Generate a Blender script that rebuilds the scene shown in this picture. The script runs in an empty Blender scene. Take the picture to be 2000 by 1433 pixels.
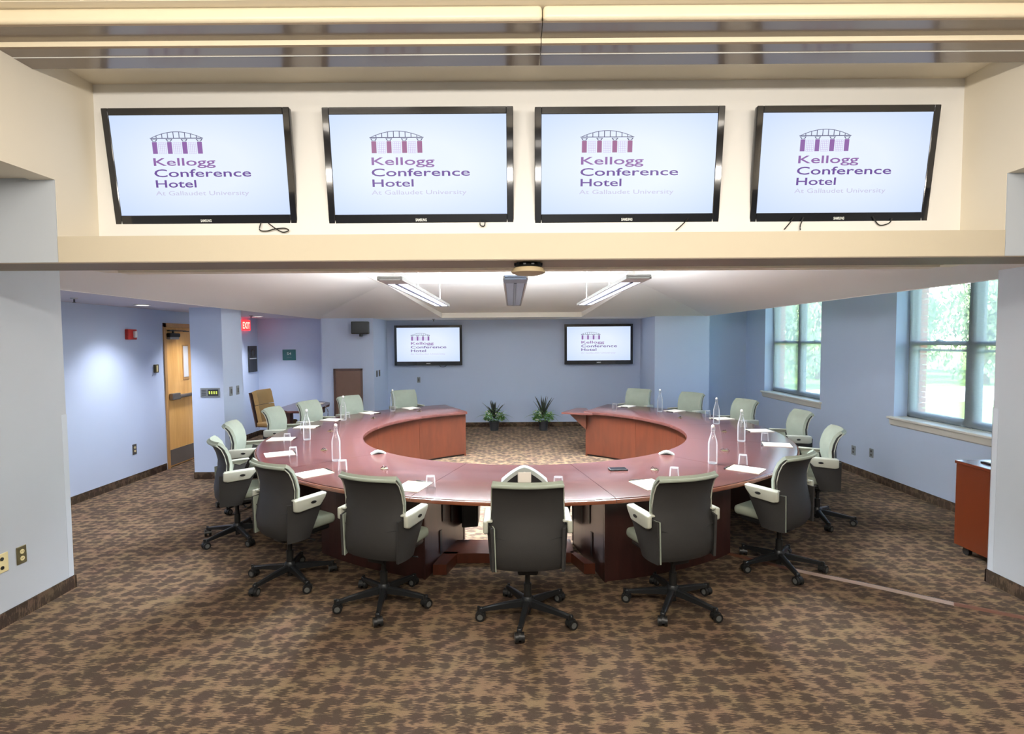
import bpy, bmesh, math, random
from mathutils import Vector, Matrix, Euler
random.seed(7)
R = math.radians
PI = math.pi
S = bpy.context.scene
COL = S.collection

# ------------------------------------------------------------------ camera
cam_d = bpy.data.cameras.new('camera'); cam_d.sensor_width = 36; cam_d.lens = 1060/2000*36
cam_d.clip_start = 0.05; cam_d.clip_end = 300
cam = bpy.data.objects.new('camera', cam_d); COL.objects.link(cam)
cam.matrix_world = Matrix.Translation((0, 0, 1.9)) @ Matrix.Rotation(R(90-2.78), 4, 'X') @ Matrix.Rotation(R(-0.4), 4, 'Z')
S.camera = cam
S.view_settings.view_transform = 'Standard'; S.view_settings.look = 'None'
S.view_settings.gamma = 1; S.view_settings.use_curve_mapping = False
S.view_settings.exposure = 0.0

# ------------------------------------------------------------------ world, sun
w = bpy.data.worlds.new('world'); S.world = w; w.use_nodes = True
nt = w.node_tree; nt.nodes.clear()
sky = nt.nodes.new('ShaderNodeTexSky'); sky.sky_type = 'NISHITA'; sky.sun_disc = False
sky.sun_elevation = R(42); sky.sun_rotation = R(250)
bg = nt.nodes.new('ShaderNodeBackground'); bg.inputs[1].default_value = 1.6
wo = nt.nodes.new('ShaderNodeOutputWorld')
nt.links.new(sky.outputs[0], bg.inputs[0]); nt.links.new(bg.outputs[0], wo.inputs[0])
sun_d = bpy.data.lights.new('sun', 'SUN'); sun_d.energy = 9; sun_d.angle = R(2); sun_d.color = (1, .95, .86)
sun = bpy.data.objects.new('sun', sun_d); COL.objects.link(sun)
sun.rotation_euler = Euler((R(38), 0, R(-115)))       # shines from behind the building towards +X

# ------------------------------------------------------------------ lights of the room
def area(name, loc, sx, sy, power, color, rot=(0, 0, 0), spread=180):
    d = bpy.data.lights.new(name, 'AREA'); d.shape = 'RECTANGLE'; d.size = sx; d.size_y = sy
    d.energy = power; d.color = color; d.spread = R(spread)
    o = bpy.data.objects.new(name, d); COL.objects.link(o); o.location = loc; o.rotation_euler = rot
    return o
def spot(name, loc, power, color, cone=100, blend=.35, rot=(0, 0, 0), r=.12):
    d = bpy.data.lights.new(name, 'SPOT'); d.energy = power; d.color = color; d.spot_size = R(cone)
    d.spot_blend = blend; d.shadow_soft_size = r
    o = bpy.data.objects.new(name, d); COL.objects.link(o); o.location = loc; o.rotation_euler = rot
    return o
WARM = (1, .93, .84)
COOL = (.86, .92, 1)
# front hall ceiling panels (behind and above the camera)
area('hall_light', (-1.2, .6, 3.45), 1.6, 1.2, 58, WARM)
area('hall_light', (1.4, .6, 3.45), 1.6, 1.2, 58, WARM)
area('hall_light', (0.1, -1.4, 3.45), 3.0, 1.2, 72, WARM)
# linear pendants of the hall, above and behind the camera, washing the screen alcove
for X in (-1.7, .1, 1.9):
    area('hall_pendant', (X, .35, 3.0), 1.2, .12, 33, WARM, (R(97), 0, 0))
# pendants: uplight on the tile ceiling, downlight on the table
for X in (-1.05, .035, 1.10):
    area('pendant_uplight', (X, 6.55, 2.52), .12, 3.2, 320, COOL, (PI, 0, 0))
for X in (-1.05, 1.10):
    area('pendant_downlight', (X, 6.55, 2.405), .10, 3.0, 340, (.82, .89, 1), (0, 0, 0), 120)
# low side ceiling: recessed downlights, then a pair of added unseen fill lamps
for X, Y, P in ((-4.665, 6.89, 150), (-4.728, 10.15, 170), (-4.60, 5.0, 210), (-4.70, 8.45, 140)):
    spot('downlight_and_fill', (X, Y, 2.355), P, (.92, .92, 1), 112, .9)

# ------------------------------------------------------------------ materials
MATS = {}
def mat(name, col, rough=.5, metal=0, spec=.5, coat=0, var=.06, vscale=6, bump=0, bscale=200, emis=None, estr=1, coat_rough=.1, trans=0, ior=1.45):
    m = bpy.data.materials.new(name); m.use_nodes = True; t = m.node_tree
    b = t.nodes['Principled BSDF']
    b.inputs['Roughness'].default_value = rough; b.inputs['Metallic'].default_value = metal
    b.inputs['Specular IOR Level'].default_value = spec; b.inputs['Coat Weight'].default_value = coat
    b.inputs['Coat Roughness'].default_value = coat_rough
    b.inputs['Transmission Weight'].default_value = trans; b.inputs['IOR'].default_value = ior
    c = tuple((x/12.92 if x <= .04045 else ((x+.055)/1.055)**2.4) for x in [v/255 for v in col])
    tc = t.nodes.new('ShaderNodeTexCoord'); n = t.nodes.new('ShaderNodeTexNoise'); n.inputs['Scale'].default_value = vscale
    n.inputs['Detail'].default_value = 3
    t.links.new(tc.outputs['Object'], n.inputs['Vector'])
    mx = t.nodes.new('ShaderNodeMix'); mx.data_type = 'RGBA'
    mx.inputs[6].default_value = tuple(v*(1-var) for v in c)+(1,); mx.inputs[7].default_value = tuple(min(1, v*(1+var)) for v in c)+(1,)
    t.links.new(n.outputs['Fac'], mx.inputs[0]); t.links.new(mx.outputs[2], b.inputs['Base Color'])
    if bump:
        n2 = t.nodes.new('ShaderNodeTexNoise'); n2.inputs['Scale'].default_value = bscale; n2.inputs['Detail'].default_value = 2
        t.links.new(tc.outputs['Object'], n2.inputs['Vector'])
        bp = t.nodes.new('ShaderNodeBump'); bp.inputs['Strength'].default_value = bump; bp.inputs['Distance'].default_value = .002
        t.links.new(n2.outputs['Fac'], bp.inputs['Height']); t.links.new(bp.outputs[0], b.inputs['Normal'])
    if emis:
        e = tuple((x/12.92 if x <= .04045 else ((x+.055)/1.055)**2.4) for x in [v/255 for v in emis])
        b.inputs['Emission Color'].default_value = e+(1,); b.inputs['Emission Strength'].default_value = estr
    MATS[name] = m
    return m
mat('blue_paint', (198, 213, 238), .6, spec=.3, var=.015, vscale=2, bump=.15)
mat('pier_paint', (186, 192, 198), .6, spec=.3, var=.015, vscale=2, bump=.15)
mat('cream_paint', (234, 225, 206), .6, spec=.3, var=.015, vscale=2, bump=.15)
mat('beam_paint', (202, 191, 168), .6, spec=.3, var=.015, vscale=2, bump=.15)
mat('soffit_paint', (236, 234, 229), .7, spec=.2, var=.01, vscale=2)
mat('corridor_ceiling_paint', (200, 198, 208), .7, spec=.2, var=.01, vscale=2)
mat('tile_white', (240, 240, 236), .9, spec=.1, var=.04, vscale=60, bump=.5, bscale=120)
mat('ceiling_grid_white', (215, 213, 206), .6, var=.02)
mat('beam_underside_shade', (140, 128, 114), .6, spec=.3, var=.02)
mat('taupe_gloss', (118, 104, 90), .22, spec=.5, coat=.4, var=.08, vscale=1.5, coat_rough=.12)
mat('cream_gloss', (240, 228, 200), .35, var=.02)
mat('trim_white', (232, 228, 216), .4, var=.02)
mat('sage', (150, 158, 144), .75, spec=.3, var=.10, vscale=9, bump=.3, bscale=400)
mat('sage_plastic', (176, 178, 164), .4, var=.03)
mat('charcoal_shell', (48, 47, 46), .6, spec=.4, var=.06, vscale=8, bump=.35, bscale=350)
mat('charcoal_seam', (40, 40, 40), .6, var=.05)
mat('black_plastic', (27, 28, 28), .38, var=.1)
mat('black_gloss', (20, 21, 26), .08, spec=.6, coat=.6, var=.05, coat_rough=.03)
mat('wheel_grey', (88, 90, 88), .3, spec=.6, var=.1)
mat('black_metal', (40, 42, 44), .33, metal=.4, var=.08)
mat('tan_leather', (150, 122, 78), .5, var=.10, vscale=8, bump=.3)
mat('steel', (170, 172, 172), .3, metal=.9, var=.05)
mat('grey_plate', (120, 126, 130), .45, var=.05)
mat('dark_plate', (66, 64, 62), .45, var=.05)
mat('bronze_plate', (92, 84, 58), .4, metal=.3, var=.08)
mat('ivory', (226, 212, 160), .45, var=.03)
mat('paper', (226, 222, 210), .8, spec=.2, var=.02, vscale=3)
mat('red_box', (176, 42, 34), .4, var=.05)
mat('clear_lens', (225, 225, 225), .15, var=.02)
mat('exit_red', (230, 40, 40), .4, emis=(255, 45, 50), estr=2.2)
mat('exit_letter', (255, 150, 140), .4, emis=(255, 170, 150), estr=2.5)
mat('white_lens', (235, 238, 255), .4, emis=(226, 230, 255), estr=2.6, var=.01)
mat('dim_lens', (150, 166, 190), .35, var=.05)
mat('downlight_glow', (255, 255, 250), .4, emis=(255, 252, 245), estr=4, var=.01)
mat('fixture_grey', (168, 168, 166), .4, var=.04)
mat('fixture_blue_grey', (118, 130, 150), .4, var=.04)
mat('window_frame_grey', (92, 102, 108), .45, var=.05)
mat('teal_sign', (44, 96, 98), .5, var=.04)
mat('lettering_white', (230, 235, 232), .6, var=.01)
mat('brown_laminate', (98, 74, 62), .45, var=.10, vscale=5)
mat('brown_frame', (78, 58, 52), .45, var=.08)
mat('steel_kick', (128, 122, 116), .35, metal=.6, var=.06)
mat('orange_wood_side', (94, 40, 18), .35, coat=.3, var=.12, vscale=3)
mat('tan_dome', (176, 158, 124), .5, var=.05)
mat('cord_brown', (98, 62, 44), .55, var=.1)
mat('clear_tape', (158, 138, 128), .12, spec=.8, coat=.8, var=.03)
mat('road_grey', (190, 188, 180), .9, var=.06)
mat('grass', (120, 150, 70), .9, var=.3, vscale=3)
mat('foliage_a', (128, 150, 104), .7, var=.4, vscale=1.5)
mat('foliage_b', (156, 168, 120), .7, var=.4, vscale=1.5)
mat('foliage_c', (108, 138, 100), .7, var=.4, vscale=1.5)
mat('bark', (95, 78, 62), .9, var=.3)
mat('brick', (170, 92, 70), .85, var=.22, vscale=9, bump=.5, bscale=80)
mat('plant_green', (70, 122, 44), .5, var=.35, vscale=20)
mat('plant_light', (128, 164, 84), .5, var=.3, vscale=25)
mat('plant_dark', (58, 62, 56), .45, var=.3, vscale=12)
mat('petal_white', (240, 238, 220), .6, var=.03)
mat('pot_black', (38, 38, 40), .45, var=.08)
mat('silver_cover', (165, 174, 168), .35, var=.04)
mat('guard_clear', (206, 214, 222), .2, var=.01)
mat('outer_wall', (150, 140, 130), .9, var=.1)
mat('yellow_green', (190, 200, 90), .5, emis=(190, 200, 90), estr=.5)
mat('poster_black', (34, 36, 38), .3, var=.1)
mat('soil', (60, 45, 35), .9, var=.2)

def screen_mat(name, col, strength):
    m = bpy.data.materials.new(name); m.use_nodes = True; t = m.node_tree
    b = t.nodes['Principled BSDF']; b.inputs['Base Color'].default_value = (.02, .02, .025, 1)
    b.inputs['Roughness'].default_value = .3; b.inputs['Specular IOR Level'].default_value = .12
    e = tuple((x/12.92 if x <= .04045 else ((x+.055)/1.055)**2.4) for x in [v/255 for v in col])
    b.inputs['Emission Strength'].default_value = strength
    if name == 'screen_glow':
        # backlight falls off towards the edges of the panel
        tc = t.nodes.new('ShaderNodeTexCoord'); mp = t.nodes.new('ShaderNodeMapping'); mp.inputs['Location'].default_value = (-.5, -.5, 0)
        le = t.nodes.new('ShaderNodeVectorMath'); le.operation = 'LENGTH'
        rp = t.nodes.new('ShaderNodeValToRGB'); rp.color_ramp.elements[0].position = .25; rp.color_ramp.elements[1].position = .72
        rp.color_ramp.elements[0].color = e+(1,); rp.color_ramp.elements[1].color = (e[0]*.74, e[1]*.82, e[2]*1.0, 1)
        t.links.new(tc.outputs['UV'], mp.inputs[0]); t.links.new(mp.outputs[0], le.inputs[0])
        t.links.new(le.outputs['Value'], rp.inputs[0]); t.links.new(rp.outputs[0], b.inputs['Emission Color'])
    else:
        b.inputs['Emission Color'].default_value = e+(1,)
    MATS[name] = m
screen_mat('screen_glow', (232, 242, 255), 1.0)
screen_mat('logo_violet', (112, 78, 160), .9)
screen_mat('logo_mauve', (150, 105, 175), .9)
screen_mat('logo_plum', (165, 105, 150), .9)
screen_mat('logo_slate', (92, 92, 128), .9)
screen_mat('logo_faint', (206, 204, 232), .95)
screen_mat('logo_grid', (208, 190, 236), .95)

def wood(name, c1, c2, rough, coat, sx=1.5, sy=18, axis=0, spec=.5, cr=.12):
    m = bpy.data.materials.new(name); m.use_nodes = True; t = m.node_tree; b = t.nodes['Principled BSDF']
    lin = lambda c: tuple((x/12.92 if x <= .04045 else ((x+.055)/1.055)**2.4) for x in [v/255 for v in c])+(1,)
    tc = t.nodes.new('ShaderNodeTexCoord'); mp = t.nodes.new('ShaderNodeMapping')
    sc = [sy, sy, sy]; sc[axis] = sx; mp.inputs['Scale'].default_value = sc
    n = t.nodes.new('ShaderNodeTexNoise'); n.inputs['Scale'].default_value = 1; n.inputs['Detail'].default_value = 6; n.inputs['Distortion'].default_value = .6
    r = t.nodes.new('ShaderNodeValToRGB'); r.color_ramp.elements[0].position = .3; r.color_ramp.elements[1].position = .7
    r.color_ramp.elements[0].color = lin(c1); r.color_ramp.elements[1].color = lin(c2)
    t.links.new(tc.outputs['Object'], mp.inputs[0]); t.links.new(mp.outputs[0], n.inputs['Vector'])
    t.links.new(n.outputs['Fac'], r.inputs[0]); t.links.new(r.outputs[0], b.inputs['Base Color'])
    b.inputs['Roughness'].default_value = rough; b.inputs['Coat Weight'].default_value = coat
    b.inputs['Coat Roughness'].default_value = cr; b.inputs['Specular IOR Level'].default_value = spec
    MATS[name] = m
wood('mahogany_top', (74, 44, 40), (90, 55, 50), .20, .0, 3, 14, 0, .5, .2)
wood('mahogany_edge', (108, 60, 40), (132, 76, 50), .3, .5, 3, 14, 0)
wood('mahogany_panel', (68, 32, 19), (82, 39, 23), .35, .35, 2, 12, 2)
wood('mahogany_dark', (50, 28, 25), (64, 34, 30), .35, .3, 2, 12, 2)
wood('oak_door', (214, 158, 84), (236, 186, 112), .35, .3, 1.2, 9, 2)
wood('oak_frame', (176, 132, 78), (198, 152, 96), .4, .2, 1.2, 9, 2)

# glass
def glass(name, tint=(1, 1, 1), alpha=.12, rough=.02, glint_mix=0):
    m = bpy.data.materials.new(name); m.use_nodes = True; t = m.node_tree; t.nodes.clear()
    tr = t.nodes.new('ShaderNodeBsdfTransparent'); tr.inputs[0].default_value = tint+(1,)
    gl = t.nodes.new('ShaderNodeBsdfGlossy'); gl.inputs['Roughness'].default_value = rough
    lw = t.nodes.new('ShaderNodeLayerWeight'); lw.inputs['Blend'].default_value = alpha
    mx = t.nodes.new('ShaderNodeMixShader'); o = t.nodes.new('ShaderNodeOutputMaterial')
    t.links.new(lw.outputs['Fresnel'], mx.inputs[0]); t.links.new(tr.outputs[0], mx.inputs[1]); t.links.new(gl.outputs[0], mx.inputs[2])
    if glint_mix:      # thin glass: white mixed in to imitate bright rim reflections, clear middle
        df = t.nodes.new('ShaderNodeBsdfTranslucent'); df.inputs[0].default_value = (1, 1, 1, 1)
        d2 = t.nodes.new('ShaderNodeBsdfDiffuse'); d2.inputs[0].default_value = (.95, .95, .95, 1)
        ad = t.nodes.new('ShaderNodeMixShader'); ad.inputs[0].default_value = .5; t.links.new(df.outputs[0], ad.inputs[1]); t.links.new(d2.outputs[0], ad.inputs[2])
        rm = t.nodes.new('ShaderNodeMixShader'); rm.inputs[0].default_value = .55
        t.links.new(gl.outputs[0], rm.inputs[1]); t.links.new(ad.outputs[0], rm.inputs[2]); t.links.new(rm.outputs[0], mx.inputs[2])
        mr = t.nodes.new('ShaderNodeMapRange'); mr.inputs[3].default_value = glint_mix; mr.inputs[4].default_value = .62
        t.links.new(lw.outputs['Fresnel'], mr.inputs[0]); t.links.new(mr.outputs[0], mx.inputs[0])
    t.links.new(mx.outputs[0], o.inputs[0])
    MATS[name] = m
glass('window_glass', (.98, .98, .97), .10)
glass('drink_glass', (.98, .99, .99), .26, .05, .05)
glass('water', (.99, .99, .99), .10, .05, .01)
# roller shade: thin open-weave fabric
m = bpy.data.materials.new('shade_fabric'); m.use_nodes = True; t = m.node_tree; t.nodes.clear()
tr = t.nodes.new('ShaderNodeBsdfTransparent'); tl = t.nodes.new('ShaderNodeBsdfTranslucent'); tl.inputs[0].default_value = (.85, .9, .9, 1)
df = t.nodes.new('ShaderNodeBsdfDiffuse'); df.inputs[0].default_value = (.75, .8, .8, 1)
wv = t.nodes.new('ShaderNodeTexNoise'); wv.inputs['Scale'].default_value = 40
ad = t.nodes.new('ShaderNodeMixShader'); ad.inputs[0].default_value = .35
t.links.new(tl.outputs[0], ad.inputs[1]); t.links.new(df.outputs[0], ad.inputs[2])
mr = t.nodes.new('ShaderNodeMapRange'); mr.inputs[3].default_value = .36; mr.inputs[4].default_value = .42
t.links.new(wv.outputs['Fac'], mr.inputs[0])
mx = t.nodes.new('ShaderNodeMixShader'); t.links.new(mr.outputs[0], mx.inputs[0])
t.links.new(tr.outputs[0], mx.inputs[1]); t.links.new(ad.outputs[0], mx.inputs[2])
o = t.nodes.new('ShaderNodeOutputMaterial'); t.links.new(mx.outputs[0], o.inputs[0]); MATS['shade_fabric'] = m

def carpet(name, dark, light, sc=1.0):
    m = bpy.data.materials.new(name); m.use_nodes = True; t = m.node_tree; b = t.nodes['Principled BSDF']
    L = t.links.new; N = t.nodes.new
    lin = lambda c: tuple((x/12.92 if x <= .04045 else ((x+.055)/1.055)**2.4) for x in [v/255 for v in c])+(1,)
    tc = N('ShaderNodeTexCoord')
    def mapped(x, y, z=20):
        mp = N('ShaderNodeMapping'); mp.inputs['Scale'].default_value = (x*sc, y*sc, z*sc); L(tc.outputs['Object'], mp.inputs[0]); return mp.outputs[0]
    def vmath(op, a, b_):
        v = N('ShaderNodeVectorMath'); v.operation = op
        for k, q in enumerate((a, b_)):
            if isinstance(q, tuple): v.inputs[k].default_value = q
            else: L(q, v.inputs[k])
        return v.outputs[0]
    def math_(op, a, b_, c=None):
        v = N('ShaderNodeMath'); v.operation = op
        for k, q in enumerate((a, b_, c)):
            if q is None: continue
            if isinstance(q, (int, float)): v.inputs[k].default_value = q
            else: L(q, v.inputs[k])
        return v.outputs[0]
    # woven tufts: a slightly irregular lattice of dark blotches torn into thin cross-wise streaks
    wn = N('ShaderNodeTexNoise'); wn.inputs['Scale'].default_value = 1; wn.inputs['Detail'].default_value = 2; L(mapped(11, 95), wn.inputs['Vector'])
    warp = vmath('MULTIPLY', vmath('SUBTRACT', wn.outputs['Color'], (.5, .5, .5)), (1.5, .3, .3))
    vo = N('ShaderNodeTexVoronoi'); vo.inputs['Scale'].default_value = 1; vo.inputs['Randomness'].default_value = .55
    L(vmath('ADD', mapped(11.8, 13, 12), warp), vo.inputs['Vector'])
    st = N('ShaderNodeTexNoise'); st.inputs['Scale'].default_value = 1; st.inputs['Detail'].default_value = 3; L(mapped(24, 110), st.inputs['Vector'])
    fac = math_('MULTIPLY_ADD', vo.outputs['Distance'], .85, math_('MULTIPLY', st.outputs['Fac'], .80))
    r = N('ShaderNodeValToRGB'); cr = r.color_ramp; cr.elements[0].position = .79; cr.elements[1].position = .96
    cr.elements[0].color = lin(dark); cr.elements[1].color = lin(light)
    e = cr.elements.new(.87); e.color = lin(tuple((a*.5+b2*.5) for a, b2 in zip(dark, light)))
    L(fac, r.inputs[0])
    n2 = N('ShaderNodeTexNoise'); n2.inputs['Scale'].default_value = 5; n2.inputs['Detail'].default_value = 3; L(tc.outputs['Object'], n2.inputs['Vector'])
    h = N('ShaderNodeHueSaturation'); mh = N('ShaderNodeMapRange'); mh.inputs[3].default_value = .475; mh.inputs[4].default_value = .53
    L(n2.outputs['Fac'], mh.inputs[0]); L(mh.outputs[0], h.inputs['Hue']); L(r.outputs[0], h.inputs['Color'])
    n3 = N('ShaderNodeTexNoise'); n3.inputs['Scale'].default_value = 230; L(tc.outputs['Object'], n3.inputs['Vector'])
    mv = N('ShaderNodeMapRange'); mv.inputs[3].default_value = .72; mv.inputs[4].default_value = 1.28; L(n3.outputs['Fac'], mv.inputs[0]); L(mv.outputs[0], h.inputs['Value'])
    L(h.outputs[0], b.inputs['Base Color'])
    bp = N('ShaderNodeBump'); bp.inputs['Strength'].default_value = .6; bp.inputs['Distance'].default_value = .004
    L(n3.outputs['Fac'], bp.inputs['Height']); L(bp.outputs[0], b.inputs['Normal'])
    b.inputs['Roughness'].default_value = .95; b.inputs['Specular IOR Level'].default_value = .1
    MATS[name] = m
carpet('carpet', (68, 56, 47), (116, 95, 74))
carpet('carpet_base', (52, 41, 34), (80, 64, 50), .9)

# ------------------------------------------------------------------ mesh helpers
class MB:
    def __init__(s): s.bm = bmesh.new()
    def box(s, x0, x1, y0, y1, z0, z1, bev=0, seg=2):
        r = bmesh.ops.create_cube(s.bm, size=1)
        for v in r['verts']:
            v.co = Vector(((x0+x1)/2+v.co.x*(x1-x0), (y0+y1)/2+v.co.y*(y1-y0), (z0+z1)/2+v.co.z*(z1-z0)))
        if bev:
            es = list({e for v in r['verts'] for e in v.link_edges})
            bmesh.ops.bevel(s.bm, geom=es, offset=bev, segments=seg, affect='EDGES', profile=.5)
        return s
    def cyl(s, p0, p1, r0, r1=None, n=16, caps=True):
        p0, p1 = Vector(p0), Vector(p1); r1 = r0 if r1 is None else r1
        d = p1-p0; q = d.to_track_quat('Z', 'Y').to_matrix().to_4x4()
        M = Matrix.Translation((p0+p1)/2) @ q
        bmesh.ops.create_cone(s.bm, cap_ends=caps, segments=n, radius1=r0, radius2=r1, depth=d.length, matrix=M)
        return s
    def lathe(s, prof, c=(0, 0, 0), n=24):
        rings = []
        for r, z in prof:
            if r < 1e-5: rings.append([s.bm.verts.new((c[0], c[1], c[2]+z))])
            else: rings.append([s.bm.verts.new((c[0]+r*math.cos(2*PI*k/n), c[1]+r*math.sin(2*PI*k/n), c[2]+z)) for k in range(n)])
        for a, b in zip(rings, rings[1:]):
            for k in range(n):
                k2 = (k+1) % n
                if len(a) == 1 and len(b) == 1: continue
                if len(a) == 1: s.bm.faces.new((a[0], b[k], b[k2]))
                elif len(b) == 1: s.bm.faces.new((a[k], a[k2], b[0]))
                else: s.bm.faces.new((a[k], a[k2], b[k2], b[k]))
        return s
    def prism(s, pts, vec, bev=0, seg=2):
        vec = Vector(vec); a = [s.bm.verts.new(p) for p in pts]; b = [s.bm.verts.new(Vector(p)+vec) for p in pts]
        n = len(pts); fs = [s.bm.faces.new(a), s.bm.faces.new(b[::-1])]
        for k in range(n): fs.append(s.bm.faces.new((a[k], b[k], b[(k+1) % n], a[(k+1) % n])))
        if bev:
            es = list({e for f in fs for e in f.edges})
            bmesh.ops.bevel(s.bm, geom=es, offset=bev, segments=seg, affect='EDGES', profile=.5)
        return s
    def poly(s, pts):
        s.bm.faces.new([s.bm.verts.new(p) for p in pts]); return s
    def grid(s, rows):
        vs = [[s.bm.verts.new(p) for p in r] for r in rows]
        fs = []
        for a, b in zip(vs, vs[1:]):
            for k in range(len(a)-1): fs.append(s.bm.faces.new((a[k], a[k+1], b[k+1], b[k])))
        return fs
    def shell(s, rows, th):          # grid thickened along its normals
        fs = s.grid(rows); s.bm.normal_update()
        bmesh.ops.solidify(s.bm, geom=fs, thickness=th); return s
    def tube(s, pts, r, n=6):
        pts = [Vector(p) for p in pts]; rings = []
        for i, p in enumerate(pts):
            d = (pts[min(i+1, len(pts)-1)]-pts[max(i-1, 0)]).normalized()
            q = d.to_track_quat('Z', 'Y')
            rings.append([s.bm.verts.new(p+q @ Vector((r*math.cos(2*PI*k/n), r*math.sin(2*PI*k/n), 0))) for k in range(n)])
        for a, b in zip(rings, rings[1:]):
            for k in range(n): s.bm.faces.new((a[k], a[(k+1) % n], b[(k+1) % n], b[k]))
        s.bm.faces.new(rings[0][::-1]); s.bm.faces.new(rings[-1]); return s
    def arc(s, prof, a0, a1, c=(.15, 7.05), n=None):   # profile (r,z) polygon swept between ring angles (deg, 0 = towards camera)
        n = n or max(2, int(abs(a1-a0)/2.2)); rings = []
        for k in range(n+1):
            a = R(a0+(a1-a0)*k/n)
            rings.append([s.bm.verts.new((c[0]+r*math.sin(a), c[1]-r*math.cos(a), z)) for r, z in prof])
        m = len(prof)
        for A, B in zip(rings, rings[1:]):
            for k in range(m): s.bm.faces.new((A[k], A[(k+1) % m], B[(k+1) % m], B[k]))
        s.bm.faces.new(rings[0][::-1]); s.bm.faces.new(rings[-1]); return s
    def mesh(s, name, smooth=False):
        bmesh.ops.recalc_face_normals(s.bm, faces=s.bm.faces[:])
        me = bpy.data.meshes.new(name); s.bm.to_mesh(me); s.bm.free()
        if smooth:
            me.shade_smooth()
            try: me.set_sharp_from_angle(angle=R(38))
            except Exception: pass
        return me
def add(name, mb, m, parent=None, smooth=False, loc=None, rot=None):
    me = mb if isinstance(mb, bpy.types.Mesh) else mb.mesh(name, smooth)
    if not me.materials: me.materials.append(MATS[m])
    o = bpy.data.objects.new(name, me); COL.objects.link(o)
    if parent: o.parent = parent
    if loc: o.location = loc
    if rot: o.rotation_euler = rot
    return o
def tag(o, label=None, cat=None, group=None, kind=None):
    if label: o['label'] = label
    if cat: o['category'] = cat
    if group: o['group'] = group
    if kind: o['kind'] = kind
    return o
def struct(o): o['kind'] = 'structure'; return o
def thing(name, loc=(0, 0, 0), rz=0, label=None, cat=None, group=None):
    o = bpy.data.objects.new(name, None); COL.objects.link(o); o.location = loc; o.rotation_euler = (0, 0, rz)
    o.empty_display_size = .1
    return tag(o, label, cat, group)
def copy_tree(o, parent=None):
    c = o.copy(); COL.objects.link(c)
    if parent: c.parent = parent
    for ch in [x for x in KIDS.get(o.name, [])]: copy_tree(ch, c)
    return c
KIDS = {}
def index_kids(o):
    KIDS[o.name] = list(o.children)
    for ch in o.children: index_kids(ch)
def part_label(o, l): o['label'] = l; return o

# ------------------------------------------------------------------ room shell
def boxes(name, lst, m, parent=None, smooth=False):
    b = MB()
    for x in lst: b.box(*x)
    return add(name, b, m, parent, smooth)
floor = struct(add('floor', MB().box(-5.6, 5.2, -3.2, 12.2, -.12, 0), 'carpet'))
H0 = 3.49     # tile ceiling of the front hall
# main room walls
struct(boxes('wall_left', [(-5.4, -5.2, 4.15, 8.12, 0, 3.2), (-5.4, -5.2, 9.12, 11.3, 0, 3.2), (-5.4, -5.2, 8.12, 9.12, 2.17, 3.2)], 'blue_paint'))
struct(boxes('wall_alcove', [(-5.4, -3.77, 11.12, 11.4, 0, 3.2)], 'blue_paint'))
struct(boxes('wall_back', [(-2.95, 3.05, 11.95, 12.15, 0, 3.2)], 'blue_paint'))
struct(boxes('wall_pier_left', [(-3.77, -2.74, 10.75, 12.15, 0, 3.2)], 'blue_paint'))
struct(boxes('wall_pier_right', [(2.83, 3.91, 10.75, 12.15, 0, 3.2)], 'blue_paint'))
struct(boxes('wall_recess_right', [(3.91, 5.2, 11.17, 11.4, 0, 3.2)], 'blue_paint'))
struct(boxes('wall_column', [(-4.44, -4.0, 7.5, 8.05, 0, 2.386)], 'blue_paint'))
W1 = (8.47, 10.34); W2 = (4.95, 6.82); ZS, ZT = .91, 2.80
rw = []
for a, b in ((4.15, W2[0]), (W2[1], W1[0]), (W1[1], 11.17)): rw.append((4.82, 5.17, a, b, 0, 3.2))
for a, b in (W1, W2): rw += [(4.82, 5.17, a, b, 0, ZS-.03), (4.82, 5.17, a, b, ZT, 3.2)]
wall_right = struct(boxes('wall_right', rw, 'blue_paint'))
# piers either side of the wide opening (their walls run back beside the camera)
struct(boxes('wall_near_left', [(-3.6, -3.43, -3, 4.15, 0, 2.83), (-5.4, -3.6, 4.0, 4.15, 0, 3.2)], 'pier_paint'))
struct(boxes('wall_near_right', [(3.69, 3.86, -3, 4.14, 0, 2.83), (3.86, 5.17, 4.0, 4.14, 0, 3.2)], 'pier_paint'))
struct(boxes('wall_rear', [(-3.6, 3.86, -3.15, -3, 0, 3.9)], 'pier_paint'))
# header beam over the opening
struct(boxes('wall_header', [(-2.56, 2.79, 3.095, 3.40, 2.36, 2.505)], 'beam_paint'))
struct(boxes('wall_header_left', [(-3.43, -2.575, 3.095, 3.40, 2.36, 2.829), (-2.575, -2.562, 3.095, 3.0999, 2.36, 2.829)], 'pier_paint'))
struct(boxes('wall_header_right', [(2.805, 3.69, 3.095, 3.40, 2.36, 2.829), (2.792, 2.805, 3.095, 3.0999, 2.36, 2.829)], 'pier_paint'))
struct(boxes('header_shade_sheet', [(-3.43, 3.69, 3.097, 3.40, 2.354, 2.3599)], 'beam_underside_shade'))  # taupe sheet added to imitate the shaded underside of the header
struct(boxes('wall_alcove_screens', [(-2.56, 2.79, 3.56, 3.66, 2.36, 3.7)], 'cream_paint'))
struct(boxes('trim_1', [(-2.56, 2.79, 3.38, 3.58, 2.44, 2.505)], 'beam_paint'))
struct(boxes('wall_lintel_left', [(-2.70, -2.56, -3, 3.10, 2.82, 3.7), (-2.70, -2.56, 3.10, 3.66, 2.37, 3.7)], 'cream_paint'))
struct(boxes('wall_lintel_right', [(2.79, 2.93, -3, 3.10, 2.82, 3.7), (2.79, 2.93, 3.10, 3.66, 2.37, 3.7)], 'cream_paint'))
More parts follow.
